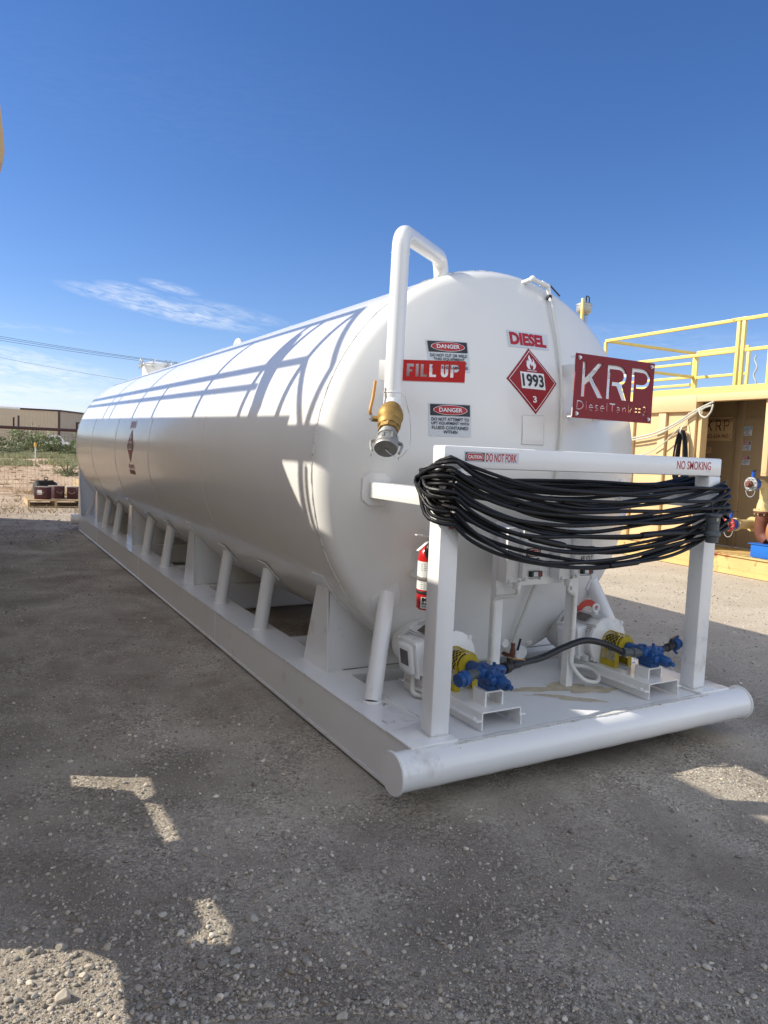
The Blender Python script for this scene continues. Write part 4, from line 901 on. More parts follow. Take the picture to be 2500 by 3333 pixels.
for z0, z1, hd_, ln, hm_, hb_ in ((2.13, 2.285, 'NOTICE', ['NON-POTABLE', 'WATER', 'DO NOT DRINK'], None, mat('notice_blue', (.10, .22, .30), .4)), (1.89, 2.04, 'DANGER', ['DO NOT CUT OR WELD', 'THIS EQUIPMENT', 'WITHOUT A PERMIT'], REDT, BLACK), (1.655, 1.80, 'DANGER', ['DO NOT ATTEMPT TO', 'LIFT EQUIPMENT WITH', 'FLUIDS CONTAINED', 'WITHIN'], REDT, BLACK)):
    danger(lambda u, v, h, z0=z0, z1=z1: pp(1.39-u*.185, .995-h, z0+v*(z1-z0)), ln, 'notice_sticker' if hm_ is None else 'danger_sticker', PT, head=hd_, hm=hm_, hb=hb_, back=STW)
# lamp on a yellow post
m_ = PMB(); m_.pr((4.28, .0, 2.73), (4.28, .0, 4.68), .045); lp = m_.build('lamp_post', YELR, PT)
m_ = PMB(); c = pp(4.37, .12, 0)
m_.lathe([(.07, 4.40), (.13, 4.44), (.145, 4.47), (.145, 4.56), (.155, 4.562), (.155, 4.59), (.145, 4.60), (.09, 4.63), (.001, 4.645)], c, (0, 0, 1), 28); m_.build('lamp_housing', GALV, lp)
m_ = PMB(); m_.lathe([(.001, 4.20), (.06, 4.205), (.072, 4.25), (.085, 4.40)], c, (0, 0, 1), 20); m_.build('lamp_globe', GLASS, lp)
m_ = PMB(); m_.tube(smooth([c+Vector((.05, .0, 4.66)), c+Vector((0, -.05, 4.74)), c+Vector((0, -.12, 4.70)), c+Vector((0, -.125, 4.58))], 5), .012, 8)
m_.build('lamp_cable', CABLE, lp)
# cable bundles
m_ = PMB(); m_.tube(smooth([pp(3.15, -.07, 1.98), pp(2.7, -.08, 2.04), pp(2.2, -.09, 2.13), pp(1.75, -.09, 2.30), pp(1.45, -.09, 2.46), pp(1.1, -.08, 2.60)], 6), .016, 8)
m_.tube(smooth([pp(3.05, -.07, 1.96), pp(2.7, -.1, 2.0), pp(2.2, -.10, 2.08), pp(1.75, -.1, 2.26), pp(1.3, -.09, 2.5)], 6), .014, 8)
m_.tube(smooth([pp(3.1, -.07, 1.8), pp(2.75, -.08, 1.72), pp(2.3, -.09, 1.80), pp(1.95, -.09, 2.0), pp(1.7, -.09, 2.22)], 6), .010, 8)
m_.tube(smooth([pp(1.36, -.09, 2.50), pp(1.30, -.11, 2.40), pp(1.20, -.11, 2.36), pp(1.12, -.1, 2.45), pp(1.10, -.09, 2.56)], 6), .014, 8)
m_.tube(smooth([pp(1.34, -.09, 2.42), pp(1.25, -.11, 2.50), pp(1.12, -.1, 2.54)], 6), .014, 8)
tag(m_.build('power_cable', mat('pale_cable', (.50, .48, .40), .5), None), 'pale cables sagging along the tan pit tank wall', 'cable')
KC = thing('hanging_cable_coil', 'dark cable coil hung on the tan pit tank beside its alcove', 'cable', tuple(pp(1.6, -.1, 2.17)))
m_ = PMB(); rg = random.Random(3)
for i in range(13):
    w = .055+rg.uniform(0, .055); h = .44+rg.uniform(-.05, .04); dd = -.09-rg.uniform(0, .09); P = []
    for k in range(28):
        t = 2*PI*k/28; z = 2.155-h+h*math.cos(t) if math.cos(t) > 0 else 2.155-h+h*math.cos(t); P.append(pp(1.61+w*math.sin(t)*(1-.25*math.cos(t))+rg.uniform(-.003, .003), dd, z))
    m_.tube(P, .0115, 7, closed=True)
m_.build('cable', CABLE, KC)
m_ = PMB(); m_.tube(smooth([pp(1.60, -.08, 2.30), pp(1.60, -.16, 2.20), pp(1.60, -.19, 2.13), pp(1.61, -.12, 2.10)], 5), .008, 8); m_.build('tie_cord', CREAM, KC)
# ------------------------------------------------------------------ transfer pump in the alcove
TP = thing('transfer_pump', 'blue transfer pump with flanged tan pipes and two blue-handled valves', 'pump', tuple(pp(.3, .4, .30)))
def pflange(v, d, z, r, nb, mt, name='flange'):
    m_ = PMB(); o = pp(v, d, z); ax_ = -PN
    m_.lathe([(.03, -.035), (.045, -.034), (.05, -.012), (.055, 0), (r, .001), (r, .026), (r*.7, .028)], o, ax_, 28)
    u_ = PV; w_ = Vector((0, 0, 1))
    for k in range(nb): a = 2*PI*(k+.5)/nb; c = o+(u_*math.cos(a)+w_*math.sin(a))*r*.78; m_.mi = 1; m_.cyl(c-ax_*.014, c+ax_*.004, .0125, 6); m_.mi = 0
    m_.mi = 2; m_.lathe([(.052, -.002), (.052, -.045), (.034, -.05), (.034, -.075), (.016, -.078)], o, ax_, 20)
    return m_.build(name, [mt, STEEL, RUST], TP)
for v, z, mt in ((.42, 1.375, GALV), (.74, .745, mat('flange_red', (.5, .05, .05), .45))):
    f_ = pflange(v, .0, z, .103, 8, mt)
    m_ = PMB(); m_.cyl(pp(v, .027, z), pp(v, .13, z), .085, 24); m_.mi = 1; m_.cyl(pp(v, .05, z+.08), pp(v, .05, z+.19), .026, 16); m_.mi = 0; m_.build('valve_body', [mat('valve_blue', (.01, .08, .42), .35), mat('valve_blue_neck', (.01, .08, .42), .35)], TP)
    m_ = PMB(); m_.bar(pp(v+.10, .05, z+.20), pp(v-.10, .05, z+.205), .03, .008); m_.cyl(pp(v, .05, z+.185), pp(v, .05, z+.21), .035, 12); m_.build('valve_handle', DARKM, TP)
    m_ = PMB(); m_.tube([pp(v-.01+.075*-math.cos(PI*k/14)*-1, -.0, z-.09-.10*math.sin(PI*k/14)) for k in range(15)], .006, 6); m_.build('chain', GALV, TP)
m_ = PMB(); m_.cyl(pp(.74, .13, .745), pp(.74, .56, .745), .072, 24); m_.cyl(pp(.74, .15, .745), pp(.74, .18, .745), .10, 24); m_.cyl(pp(.74, .54, .745), pp(.74, .57, .745), .115, 24); m_.build('suction_pipe', CREAMP, TP)
m_ = PMB(); m_.cyl(pp(.42, .13, 1.375), pp(.42, .26, 1.375), .07, 20); m_.tube(bend([pp(.42, .2, 1.375), pp(.42, .32, 1.36), pp(.41, .32, 1.05)], .08, 6), .062, 20); m_.lathe([(.07, 1.15), (.092, 1.06), (.098, 1.0)], pp(.41, .32, 0), (0, 0, 1), 24); m_.lathe([(.135, 1.0), (.135, .975)], pp(.41, .32, 0), (0, 0, 1), 24)
for k in range(8): a = 2*PI*k/8; m_.cyl(pp(.41+.11*math.cos(a), .32+.11*math.sin(a), .92), pp(.41+.11*math.cos(a), .32+.11*math.sin(a), 1.01), .012, 6)
m_.build('discharge_pipe', CREAMP, TP)
m_ = PMB(); m_.lathe([(.135, .972), (.135, .948), (.085, .945), (.085, .80)], pp(.41, .32, 0), (0, 0, 1), 24); m_.tube(smooth([pp(.41, .32, .86), pp(.42, .33, .74), pp(.40, .34, .62), pp(.30, .34, .54)], 6), .1, 20); m_.build('rust_elbow', RUST, TP)
m_ = PMB(); m_.lathe([(.06, .0), (.2, .0), (.21, .02), (.21, .06), (.19, .07)], pp(.20, .32, .70), -PV, 36); m_.mi = 1; m_.lathe([(.10, .03), (.20, .071), (.215, .09), (.215, .16), (.16, .22), (.12, .24), (.12, .7)], pp(.20, .32, .70), -PV, 36); m_.build('pump_casing', [mat('brown_primer', (.36, .16, .06), .6), mat('casing_blue', (.01, .07, .42), .35, coat=.3)], TP)
m_ = PMB(); m_.pb(-1.4, .42, .12, .52, .296, .49, .004); m_.pb(-1.4, .46, .10, .54, .4905, .50, .002); m_.build('pump_base', mat('base_blue', (.01, .13, .5), .35), TP)

# ------------------------------------------------------------------ neighbouring tank on the left, which throws the shade
XN = -3.4
NB = thing('railed_tank', 'tan railed steel tank close on the left whose edge bracket shows top left', 'steel tank', (XN, 6, 0))
def bp(x, y, z):
    "carry a point of shade on the white tank back along the sun to the neighbour's side"
    t = (XN-x)/SUN.x; return y+SUN.y*t, z+SUN.z*t
sl = .019
def nx(y): return XN-.002+sl*(max(y, 2.5)-2.5)
_, zt = bp(-1.188, 1.708, 1.812); ye, zr = bp(-.742, 1.386, 2.494); _, zm = bp(-1.034, 1.534, 2.176); yt0, zbb = bp(-1.223, 1.441, 1.529); yb0, zbt = bp(-1.204, 1.4, 1.735)
mb = MB(); y0w = yt0+.0
mb.hexa([(nx(y0w)-1.2, y0w+.80, .1), (nx(y0w), y0w, .1), (nx(14.2), 14.2, .1), (nx(14.2)-1.2, 14.2, .1), (nx(y0w)-1.2, y0w+.80, zt), (nx(y0w), y0w, zt), (nx(14.2), 14.2, zt+.06), (nx(14.2)-1.2, 14.2, zt+.06)])
mb.build('tank_body', TAN, NB)
mb = MB(); yA = bp(-1.08, .851, 1.675)[0]-.05
mb.box(XN+.012, XN+.032, yA, y0w+.04, zbb, zbt); mb.build('edge_beam', TAN, NB)
yd, zd = bp(-1.164, 1.06, 1.144)
mb = MB(); mb.prism([(XN+.03, y0w+.04, zbb-.001), (XN+.03, y0w, zbb-.001), (XN+.03, yd, zd), (XN+.03, yd, zd-.3), (XN+.03, y0w+.04, zd-.3)], (-.012, 0, 0)); mb.build('corner_gusset', TAN, NB)
yv = bp(-1.19, 1.065, 1.4)[0]
mb = MB(); mb.box(XN-.03, XN-.002, yv-.012, yv+.018, zd-.1, zbb-.001); mb.build('hanger_bar', YELR, NB)
# unseen screen added to shade the yard, slots shaped to let the sun patches through
ztop = bp(-1.126, .923, 1.125)[1]
slots = []
for Q in ([(-2.461, .983), (-2.119, .801), (-2.136, .623), (-2.206, .58), (-2.235, .70), (-2.47, .852)], [(-2.2, .563), (-2.132, .498), (-2.133, .18), (-2.204, .178)], [(-2.198, -.246), (-2.14, -.259), (-2.12, -.45), (-2.159, -.534), (-2.283, -.453), (-2.211, -.397)], [(-2.90, -.16), (-2.577, -.34), (-2.5, -.444), (-2.50, -.60), (-2.526, -1.0), (-2.95, -1.0)]):
    slots.append([bp(x, y, 0) for x, y in Q])
cu = bpy.data.curves.new('w', 'CURVE'); cu.dimensions = '2D'; cu.fill_mode = 'BOTH'; cu.extrude = .004
for P in [[(-5.0, .0), (y0w+.05, .0), (y0w+.05, ztop), (-5.0, ztop)]]+slots:
    s_ = cu.splines.new('POLY'); s_.points.add(len(P)-1); s_.use_cyclic_u = True
    for i, p in enumerate(P): s_.points[i].co = (p[0], p[1], 0, 1)
o = bpy.data.objects.new('w', cu); C.objects.link(o); me = bpy.data.meshes.new_from_object(o); bpy.data.objects.remove(o); bpy.data.curves.remove(cu)
me.transform(Matrix(((0, 0, 1, XN+.012), (1, 0, 0, 0), (0, 1, 0, 0), (0, 0, 0, 1)))); me.materials.clear(); me.materials.append(TAN)
o = bpy.data.objects.new('added_shade_screen', me); C.objects.link(o); o.parent = NB; o.matrix_parent_inverse = NB.matrix_basis.inverted()
mb = MB()
def nr(a, b, w=.05): mb.bar(a, b, w, w)
yE = 13.9
nr((nx(ye)-.02, ye, zr), (nx(yE)-.02, yE, zr+.06)); nr((nx(ye)-.02, ye, zm), (nx(yE)-.02, yE, zm+.06)); nr((nx(ye)-.02, ye, zr), (nx(ye)-.87, ye, zr)); nr((nx(ye)-.02, ye, zm), (nx(ye)-.87, ye, zm))
_, z3 = bp(-1.109, 2.475, 2.037); nr((nx(3.6)-.02, 3.62, z3), (nx(yE)-.02, yE, z3+.09), .042)
rl = mb.build('railing', YELR, NB)
ps = [(ye, zr, 0), (ye, zr, -.85)]+[(y_-.24, zr, 0) for y_ in (3.74, 3.98, 5.2, 7.9, 10.1, 12.4)]+[(6.60, zm, 0), (9.3, zm, 0), (13.9, zr, 0)]
for y, z, dx in ps:
    mb = MB(); mb.bar((nx(y)-.02+dx, y, zt), (nx(y)-.02+dx, y, z), .05, .05, upv=(0, 1, 0)); mb.build('rail_post', YELR, rl)
mb = MB(); mb.prism([(nx(3.4)-.03, 3.36, zm-.35), (nx(3.4)-.03, 3.50, zm+.15), (nx(3.4)-.03, 3.66, zm+.42), (nx(3.4)-.03, 3.78, zm+.40), (nx(3.4)-.03, 3.74, zm+.1), (nx(3.4)-.03, 3.60, zm-.2), (nx(3.4)-.03, 3.50, zt), (nx(3.4)-.03, 3.40, zt)], (-.05, 0, 0)); mb.build('junction_box', GALV, NB)  # added unseen piece, outline shaped to cast a dark blob on the white tank
mb = MB()                                         # rounded bracket at the picture's edge
P = [Vector((-2.93, -.4, 2.95)), Vector((-2.86, -.4, 2.95)), Vector((-2.80, -.4, 2.52)), Vector((-2.790, -.4, 2.42)), Vector((-2.788, -.4, 2.385)), Vector((-2.795, -.4, 2.358)), Vector((-2.81, -.4, 2.342)), Vector((-2.83, -.4, 2.335)), Vector((-3.4, -.4, 2.335)), Vector((-3.4, -.4, 2.95))]
mb.prism(P, (0, .10, 0)); mb.build('end_bracket', TAN, NB)
BIGR = [(-2.639, -.543, .030, 'angular pale rock in the sunlit patch at bottom left'), (-2.622, -.312, .022, 'rounded pale rock alone just above the sunlit bottom left patch'),
        (-2.577, -.475, .0175, 'largest rock of the small cluster at the corner of the sunlit patch'), (-2.037, -.444, .022, 'squarish pale rock right of the small sunlit triangle'),
        (-2.248, -.594, .022, 'flat grey rock below the small sunlit triangle'), (-2.133, -.579, .019, 'pale rock in the pair right of the flat grey rock'),
        (-1.95, -.98, .021, 'pale rock at the bottom edge of the picture, right of centre left'), (-2.125, -.838, .018, 'grey rock low in the foreground, above the bottom edge')]
EXTRA = [(-2.615, -.447, .0145), (-2.555, -.442, .0145), (-2.187, -.613, .0185), (-2.135, -.694, .0155), (-2.44, -.599, .014), (-2.37, -.702, .0145), (-2.413, -.695, .0145), (-1.98, -.789, .014), (-2.547, -.18, .015), (-2.72, -.15, .016), (-2.719, -.279, .0155), (-2.68, -.298, .014), (-2.171, -.689, .0135)]
DAMP = (-1.55, -.76)
# ------------------------------------------------------------------ ground
gm = bpy.data.materials.new('gravel_ground'); gm.use_nodes = True; nt = gm.node_tree; bs = nt.nodes['Principled BSDF']; bs.inputs['Specular IOR Level'].default_value = .15
NN = lambda t: nt.nodes.new(t); lk = nt.links.new
tcg = NN('ShaderNodeTexCoord').outputs['Object']
def noise(sc, det=8, ro=.6, dist=0, vec=None):
    n = NN('ShaderNodeTexNoise'); n.inputs['Scale'].default_value = sc; n.inputs['Detail'].default_value = det; n.inputs['Roughness'].default_value = ro; n.inputs['Distortion'].default_value = dist; lk(vec or tcg, n.inputs['Vector']); return n.outputs[0]
def ramp(f, a, b, ca=(0, 0, 0), cb=(1, 1, 1)):
    r = NN('ShaderNodeValToRGB'); r.color_ramp.elements[0].position = a; r.color_ramp.elements[1].position = b; r.color_ramp.elements[0].color = (*ca, 1); r.color_ramp.elements[1].color = (*cb, 1); lk(f, r.inputs[0]); return r.outputs[0]
def mixc(f, a, b, t='MIX'):
    m = NN('ShaderNodeMixRGB'); m.blend_type = t
    for i, v in enumerate((f, a, b)):
        if isinstance(v, (int, float)): m.inputs[i].default_value = v
        elif isinstance(v, tuple): m.inputs[i].default_value = (*v, 1)
        else: lk(v, m.inputs[i])
    return m.outputs[0]
def mth(op, a, b):
    m = NN('ShaderNodeMath'); m.operation = op
    for i, v in enumerate((a, b)):
        if isinstance(v, (int, float)): m.inputs[i].default_value = v
        else: lk(v, m.inputs[i])
    return m.outputs[0]
def NX(v):
    s_ = NN('ShaderNodeSeparateXYZ'); lk(v, s_.inputs[0]); return s_.outputs[0]
dust = ramp(noise(1.3, 10, .62, .4), .40, .66)
base = mixc(dust, (.29, .25, .20), (.49, .435, .355))
mpt = NN('ShaderNodeMapping'); mpt.inputs['Rotation'].default_value = (0, 0, -.12); mpt.inputs['Scale'].default_value = (2.6, .22, 1); lk(tcg, mpt.inputs[0])
trk = ramp(noise(1.1, 5, .5, .3, mpt.outputs[0]), .52, .64); base = mixc(mth('MULTIPLY', trk, .30), base, (.48, .43, .35))
vo = NN('ShaderNodeTexVoronoi'); vo.inputs['Scale'].default_value = 95; lk(tcg, vo.inputs['Vector'])
vo2 = NN('ShaderNodeTexVoronoi'); vo2.inputs['Scale'].default_value = 38; vo2.inputs['Randomness'].default_value = 1; lk(tcg, vo2.inputs['Vector'])
hs1 = NN('ShaderNodeSeparateColor'); lk(vo.outputs['Color'], hs1.inputs[0])
grain = mth('ADD', mth('MULTIPLY', hs1.outputs[0], 1.0), .48)
gmul = NN('ShaderNodeCombineColor'); [lk(grain, gmul.inputs[i]) for i in range(3)]
gravelly = ramp(noise(2.1, 6, .6), .38, .62)
base = mixc(mth('MULTIPLY', gravelly, .9), base, mixc(1.0, base, gmul.outputs[0], 'MULTIPLY'))
fine = ramp(noise(240, 3, .7), .3, .7, (.72, .72, .72), (1.22, 1.22, 1.22)); base = mixc(1.0, base, fine, 'MULTIPLY')
damp = ramp(noise(.9, 5, .55), .66, .74); base = mixc(mth('MULTIPLY', damp, .15), base, (.19, .155, .12))
# damp patch in the foreground
vm = NN('ShaderNodeVectorMath'); vm.operation = 'DISTANCE'; lk(tcg, vm.inputs[0]); vm.inputs[1].default_value = (DAMP[0], DAMP[1], 0)
dmp = ramp(mth('ADD', vm.outputs['Value'], mth('MULTIPLY', noise(5, 6, .65), .42)), .26, .46, (1, 1, 1), (0, 0, 0)); base = mixc(mth('MULTIPLY', dmp, .45), base, (.13, .11, .09))
sunlit_pale = NN('ShaderNodeMapRange'); sunlit_pale.inputs[1].default_value = 2.2; sunlit_pale.inputs[2].default_value = 3.6; lk(mth('ADD', NX(tcg), mth('MULTIPLY', noise(1.2, 5), .8)), sunlit_pale.inputs[0]); base = mixc(mth('MULTIPLY', sunlit_pale.outputs[0], .6), base, (.62, .54, .42)); base = mixc(1.0, base, fine, 'MULTIPLY')  # ground right of the tank paler, sun brightness put into its colour
# field beyond the yard: pale reddish soil
sx = NN('ShaderNodeSeparateXYZ'); lk(tcg, sx.inputs[0])
far = NN('ShaderNodeMapRange'); far.inputs[1].default_value = 13; far.inputs[2].default_value = 24; lk(mth('ADD', sx.outputs[1], mth('MULTIPLY', noise(.35, 4), 5)), far.inputs[0])
soil = mixc(ramp(noise(.5, 10, .65), .42, .62), (.44, .30, .19), (.60, .46, .32)); soil = mixc(ramp(noise(2.4, 8, .7), .58, .70), soil, (.42, .34, .18))
soil = mixc(1.0, soil, ramp(noise(9, 6, .7), .3, .7, (.75, .75, .75), (1.15, 1.15, 1.15)), 'MULTIPLY')
base = mixc(far.outputs[0], base, soil); lk(base, bs.inputs['Base Color']); bs.inputs['Roughness'].default_value = .92
b1 = NN('ShaderNodeBump'); b1.inputs['Distance'].default_value = .006; b1.inputs['Strength'].default_value = 1
hmix = mth('ADD', mth('MULTIPLY', mth('SUBTRACT', 1.0, vo2.outputs['Distance']), mth('MULTIPLY', gravelly, .9)), mth('MULTIPLY', mth('SUBTRACT', 1.0, vo.outputs['Distance']), .5))
lk(mth('ADD', hmix, mth('MULTIPLY', noise(30, 6, .7), 1.6)), b1.inputs['Height'])
b2 = NN('ShaderNodeBump'); b2.inputs['Distance'].default_value = .10; lk(mth('MULTIPLY', noise(2.2, 5, .6), far.outputs[0]), b2.inputs['Height']); lk(b1.outputs[0], b2.inputs['Normal']); lk(b2.outputs[0], bs.inputs['Normal'])
from mathutils import noise as mn
def gh(x, y):
    if abs(x) < 1.3 and -.2 < y < 11.7: k = 0
    else: k = min(1, max(0, max(abs(x)-1.3, -.2-y, y-11.7)/.35))
    if x > 6.6: k = 0
    if -4 < x < -3.2: k = 0
    h = .016*mn.noise((x*.9, y*.9, 0))+.007*mn.noise((x*3.1, y*3.1, 4))+.0035*mn.noise((x*11, y*11, 9))
    if y > 15: h += min(1, (y-15)/15)*.12*mn.noise((x*.25, y*.25, 2))
    return h*k-(.004)
def axis(a, b, fine, lo, hi, g=1.22):
    v = []; x = lo
    while x < hi: v.append(x); x += fine
    s = fine; x = hi
    while x < b: v.append(x); s *= g; x += s
    v.append(b); s = fine; x = lo
    L = []
    while x > a: s *= g; x -= s; L.append(max(x, a))
    return sorted(set(L+v))
XS = axis(-600, 700, .035, -3.2, 1.6, 1.12); YS_ = axis(-500, 900, .035, -2.2, 2.2, 1.09)
V = [(x, y, gh(x, y)) for y in YS_ for x in XS]; nxn = len(XS)
F = [(j*nxn+i, j*nxn+i+1, (j+1)*nxn+i+1, (j+1)*nxn+i) for j in range(len(YS_)-1) for i in range(nxn-1)]
me = bpy.data.meshes.new('ground'); me.from_pydata(V, [], F); me.materials.append(gm); me.shade_smooth(); o = bpy.data.objects.new('ground', me); C.objects.link(o); tag(o, kind='structure')

# stones
def stone_mat(name, c):
    m_ = bpy.data.materials.new(name); m_.use_nodes = True; b = m_.node_tree.nodes['Principled BSDF']; b.inputs['Roughness'].default_value = .85; b.inputs['Specular IOR Level'].default_value = .2
    at = m_.node_tree.nodes.new('ShaderNodeAttribute'); at.attribute_name = 'tint'; n = m_.node_tree.nodes.new('ShaderNodeTexNoise'); n.inputs['Scale'].default_value = 90; tcs = m_.node_tree.nodes.new('ShaderNodeTexCoord'); m_.node_tree.links.new(tcs.outputs['Object'], n.inputs['Vector'])
    r = m_.node_tree.nodes.new('ShaderNodeValToRGB'); r.color_ramp.elements[0].color = (.8, .8, .8, 1); r.color_ramp.elements[1].color = (1.15, 1.15, 1.15, 1); m_.node_tree.links.new(n.outputs[0], r.inputs[0])
    x = m_.node_tree.nodes.new('ShaderNodeMixRGB'); x.blend_type = 'MULTIPLY'; x.inputs[0].default_value = 1; m_.node_tree.links.new(at.outputs['Color'], x.inputs[1]); m_.node_tree.links.new(r.outputs[0], x.inputs[2]); m_.node_tree.links.new(x.outputs[0], b.inputs['Base Color']); return m_
STM = stone_mat('stone', None)
def rock_template(seed, sub):
    rg = random.Random(seed); bm = bmesh.new(); bmesh.ops.create_icosphere(bm, subdivisions=sub, radius=1)
    pl_ = [Vector((rg.gauss(0, 1), rg.gauss(0, 1), rg.gauss(0, 1))).normalized() for _ in range(9)]; of = [rg.uniform(.5, .8) for _ in pl_]
    for v in bm.verts:
        for n_, o_ in zip(pl_, of):
            d_ = v.co.dot(n_)
            if d_ > o_: v.co -= n_*(d_-o_)
        v.co *= 1+.07*mn.noise(v.co*2.3+Vector((seed, 0, 0)))
    vs = [v.co.copy() for v in bm.verts]; fs = [tuple(x.index for x in f.verts) for f in bm.faces]; bm.free(); return vs, fs
TL = [rock_template(s, 1) for s in range(12)]; TH = [rock_template(s+40, 3) for s in range(5)]
def place_rocks(items, name, hi=False):
    V = []; F = []; col = []
    for (x, y, r, seed) in items:
        rg = random.Random(seed); vs, fs = TH[seed % 5] if hi else (TM[seed % 9] if r > .0075 else TL[seed % 12])
        M = Matrix.Rotation(rg.uniform(0, 6.28), 3, 'Z') @ Matrix.Rotation(rg.uniform(-.5, .5), 3, 'X'); sc = (r*rg.uniform(.8, 1.3), r*rg.uniform(.7, 1.05), r*rg.uniform(.5, .85))
        g = gh(x, y); o_ = len(V); b = rg.uniform(.42, 1.15)
        if rg.random() < .22: b *= 1.35
        w = rg.uniform(-.02, .03); c = (.50*b+w, .455*b, .385*b-w*.6, 1)
        for v in vs: q = M @ Vector((v.x*sc[0], v.y*sc[1], v.z*sc[2])); V.append((x+q.x, y+q.y, g+r*rg.uniform(.30, .30)+q.z)); col.append(c)
        F += [tuple(o_+i for i in f) for f in fs]
    me = bpy.data.meshes.new(name); me.from_pydata(V, [], F); me.materials.append(STM)
    ca = me.color_attributes.new('tint', 'FLOAT_COLOR', 'POINT'); ca.data.foreach_set('color', [k for c in col for k in c])
    o = bpy.data.objects.new(name, me); C.objects.link(o); return o
rg = random.Random(5); it = []
def ok(x, y): return not (abs(x) < 1.22 and -.12 < y < 11.6) and not (x < XN+.04) and not (x > 7.0 and y > 0)
def inview(x, y, z=0):
    d_ = Vector((x, y, z))-CAM; f_ = d_.dot(fw)
    return f_ > .3 and abs(d_.dot(r2)/f_) < .56 and abs(d_.dot(u2)/f_) < .74
tries = 0
while len(it) < 42000 and tries < 400000:
    tries += 1
    t = rg.random(); D_ = 2.0+8.5*t**1.7; a = yaw+rg.uniform(-.56, .56); x, y = CAM.x+D_*math.sin(a), CAM.y+D_*math.cos(a)
    if not ok(x, y) or not inview(x, y): continue
    dens = mn.noise((x*.8, y*.8, 3))+.55*mn.noise((x*2.6, y*2.6, 7))
    if rg.random() > .5+1.1*dens+max(0, (3.2-D_))*.35: continue
    r = min(.0019*math.exp(rg.gauss(.25, .50)), .012)*(1+.05*D_); it.append((x, y, r, rg.randrange(10**6)))
TM = [rock_template(s+90, 2) for s in range(9)]; MED = []
# medium stones gathered towards the viewer's feet
for _ in range(2600):
    D_ = 2.0+2.4*rg.random()**1.6; a = yaw+rg.uniform(-.56, .5)
    if rg.random() < .45: a = yaw+rg.uniform(-.56, -.05)
    x, y = CAM.x+D_*math.sin(a), CAM.y+D_*math.cos(a)
    if ok(x, y) and inview(x, y): MED.append((x, y, rg.uniform(.0045, .0105)*(1 if rg.random() < .9 else 1.6), rg.randrange(10**6)))
for _ in range(2600):
    x = rg.uniform(2.5, 7.0); y = rg.uniform(1.2, 9)
    if ok(x, y): it.append((x, y, rg.uniform(.005, .012), rg.randrange(10**6)))
for _ in range(900):
    x = rg.uniform(-2.4, 0); y = rg.uniform(9, 18)
    if ok(x, y): it.append((x, y, rg.uniform(.008, .022), rg.randrange(10**6)))
it += MED; it += [(x, y, r, int(abs(x*y)*1e5)) for x, y, r in EXTRA]
tag(place_rocks(it, 'gravel'), 'pale grey crushed gravel strewn over the yard', 'gravel', kind='stuff')
for x, y, r, lb in BIGR:
    o = place_rocks([(x, y, r, int(abs(x)*1e5))], 'rock', True); o.data.transform(Matrix.Translation((-x, -y, 0))); o.location = (x, y, 0); tag(o, lb, 'rock')

# ------------------------------------------------------------------ fence, pallet, boxes
FY = 21.0
FN = thing('field_fence', 'wire mesh fence with an oxblood pipe top rail behind the pallet', 'fence', (0, FY, 0))
mb = MB(); mb.cyl((-14, FY, 1.875), (16, FY, 1.875), .045, 10); mb.build('top_rail', PIPER, FN)
mb = MB(); rg = random.Random(9)
for i in range(230):
    x = -4+i*.10; mb.tube([(x, FY, .02), (x+rg.uniform(-.015, .015), FY+.01, .6), (x+rg.uniform(-.015, .015), FY, 1.2), (x, FY, 1.8)], .0028, 3, cap=False)
for j in range(17):
    z = .05+j*.108; mb.tube([(-4+i*.5, FY, z+.012*math.sin(i*1.1+j*.7)) for i in range(47)], .0028, 3, cap=False)
mb.build('wire_mesh', WIREM, FN)
for x in (-8, -3.4, 3.0, 9.5, 15.5): mb = MB(); mb.cyl((x, FY, 0), (x, FY, 1.84), .04, 10); mb.build('fence_post', PIPER, FN)
PL = thing('wooden_pallet', 'worn wooden pallet loaded with maroon boxes in front of the fence', 'pallet', (-.9, 16.7, 0), rz=0)
mb = MB()
for i in range(8): mb.box(-1.62+.0, -.42, 16.12+i*.165, 16.12+i*.165+.13, .145, .17) if i % 1 == 0 else None
mb.build('deck_board', WOODP, PL)
for x in (-1.62, -1.04, -.47): mb = MB(); mb.box(x, x+.05, 16.1, 17.4, .025, .143); mb.build('stringer', WOODP, PL)
mb = MB()
for y in (16.1, 16.7, 17.28): mb.box(-1.62, -.42, y, y+.11, .002, .024)
mb.build('base_board', WOODP, PL)
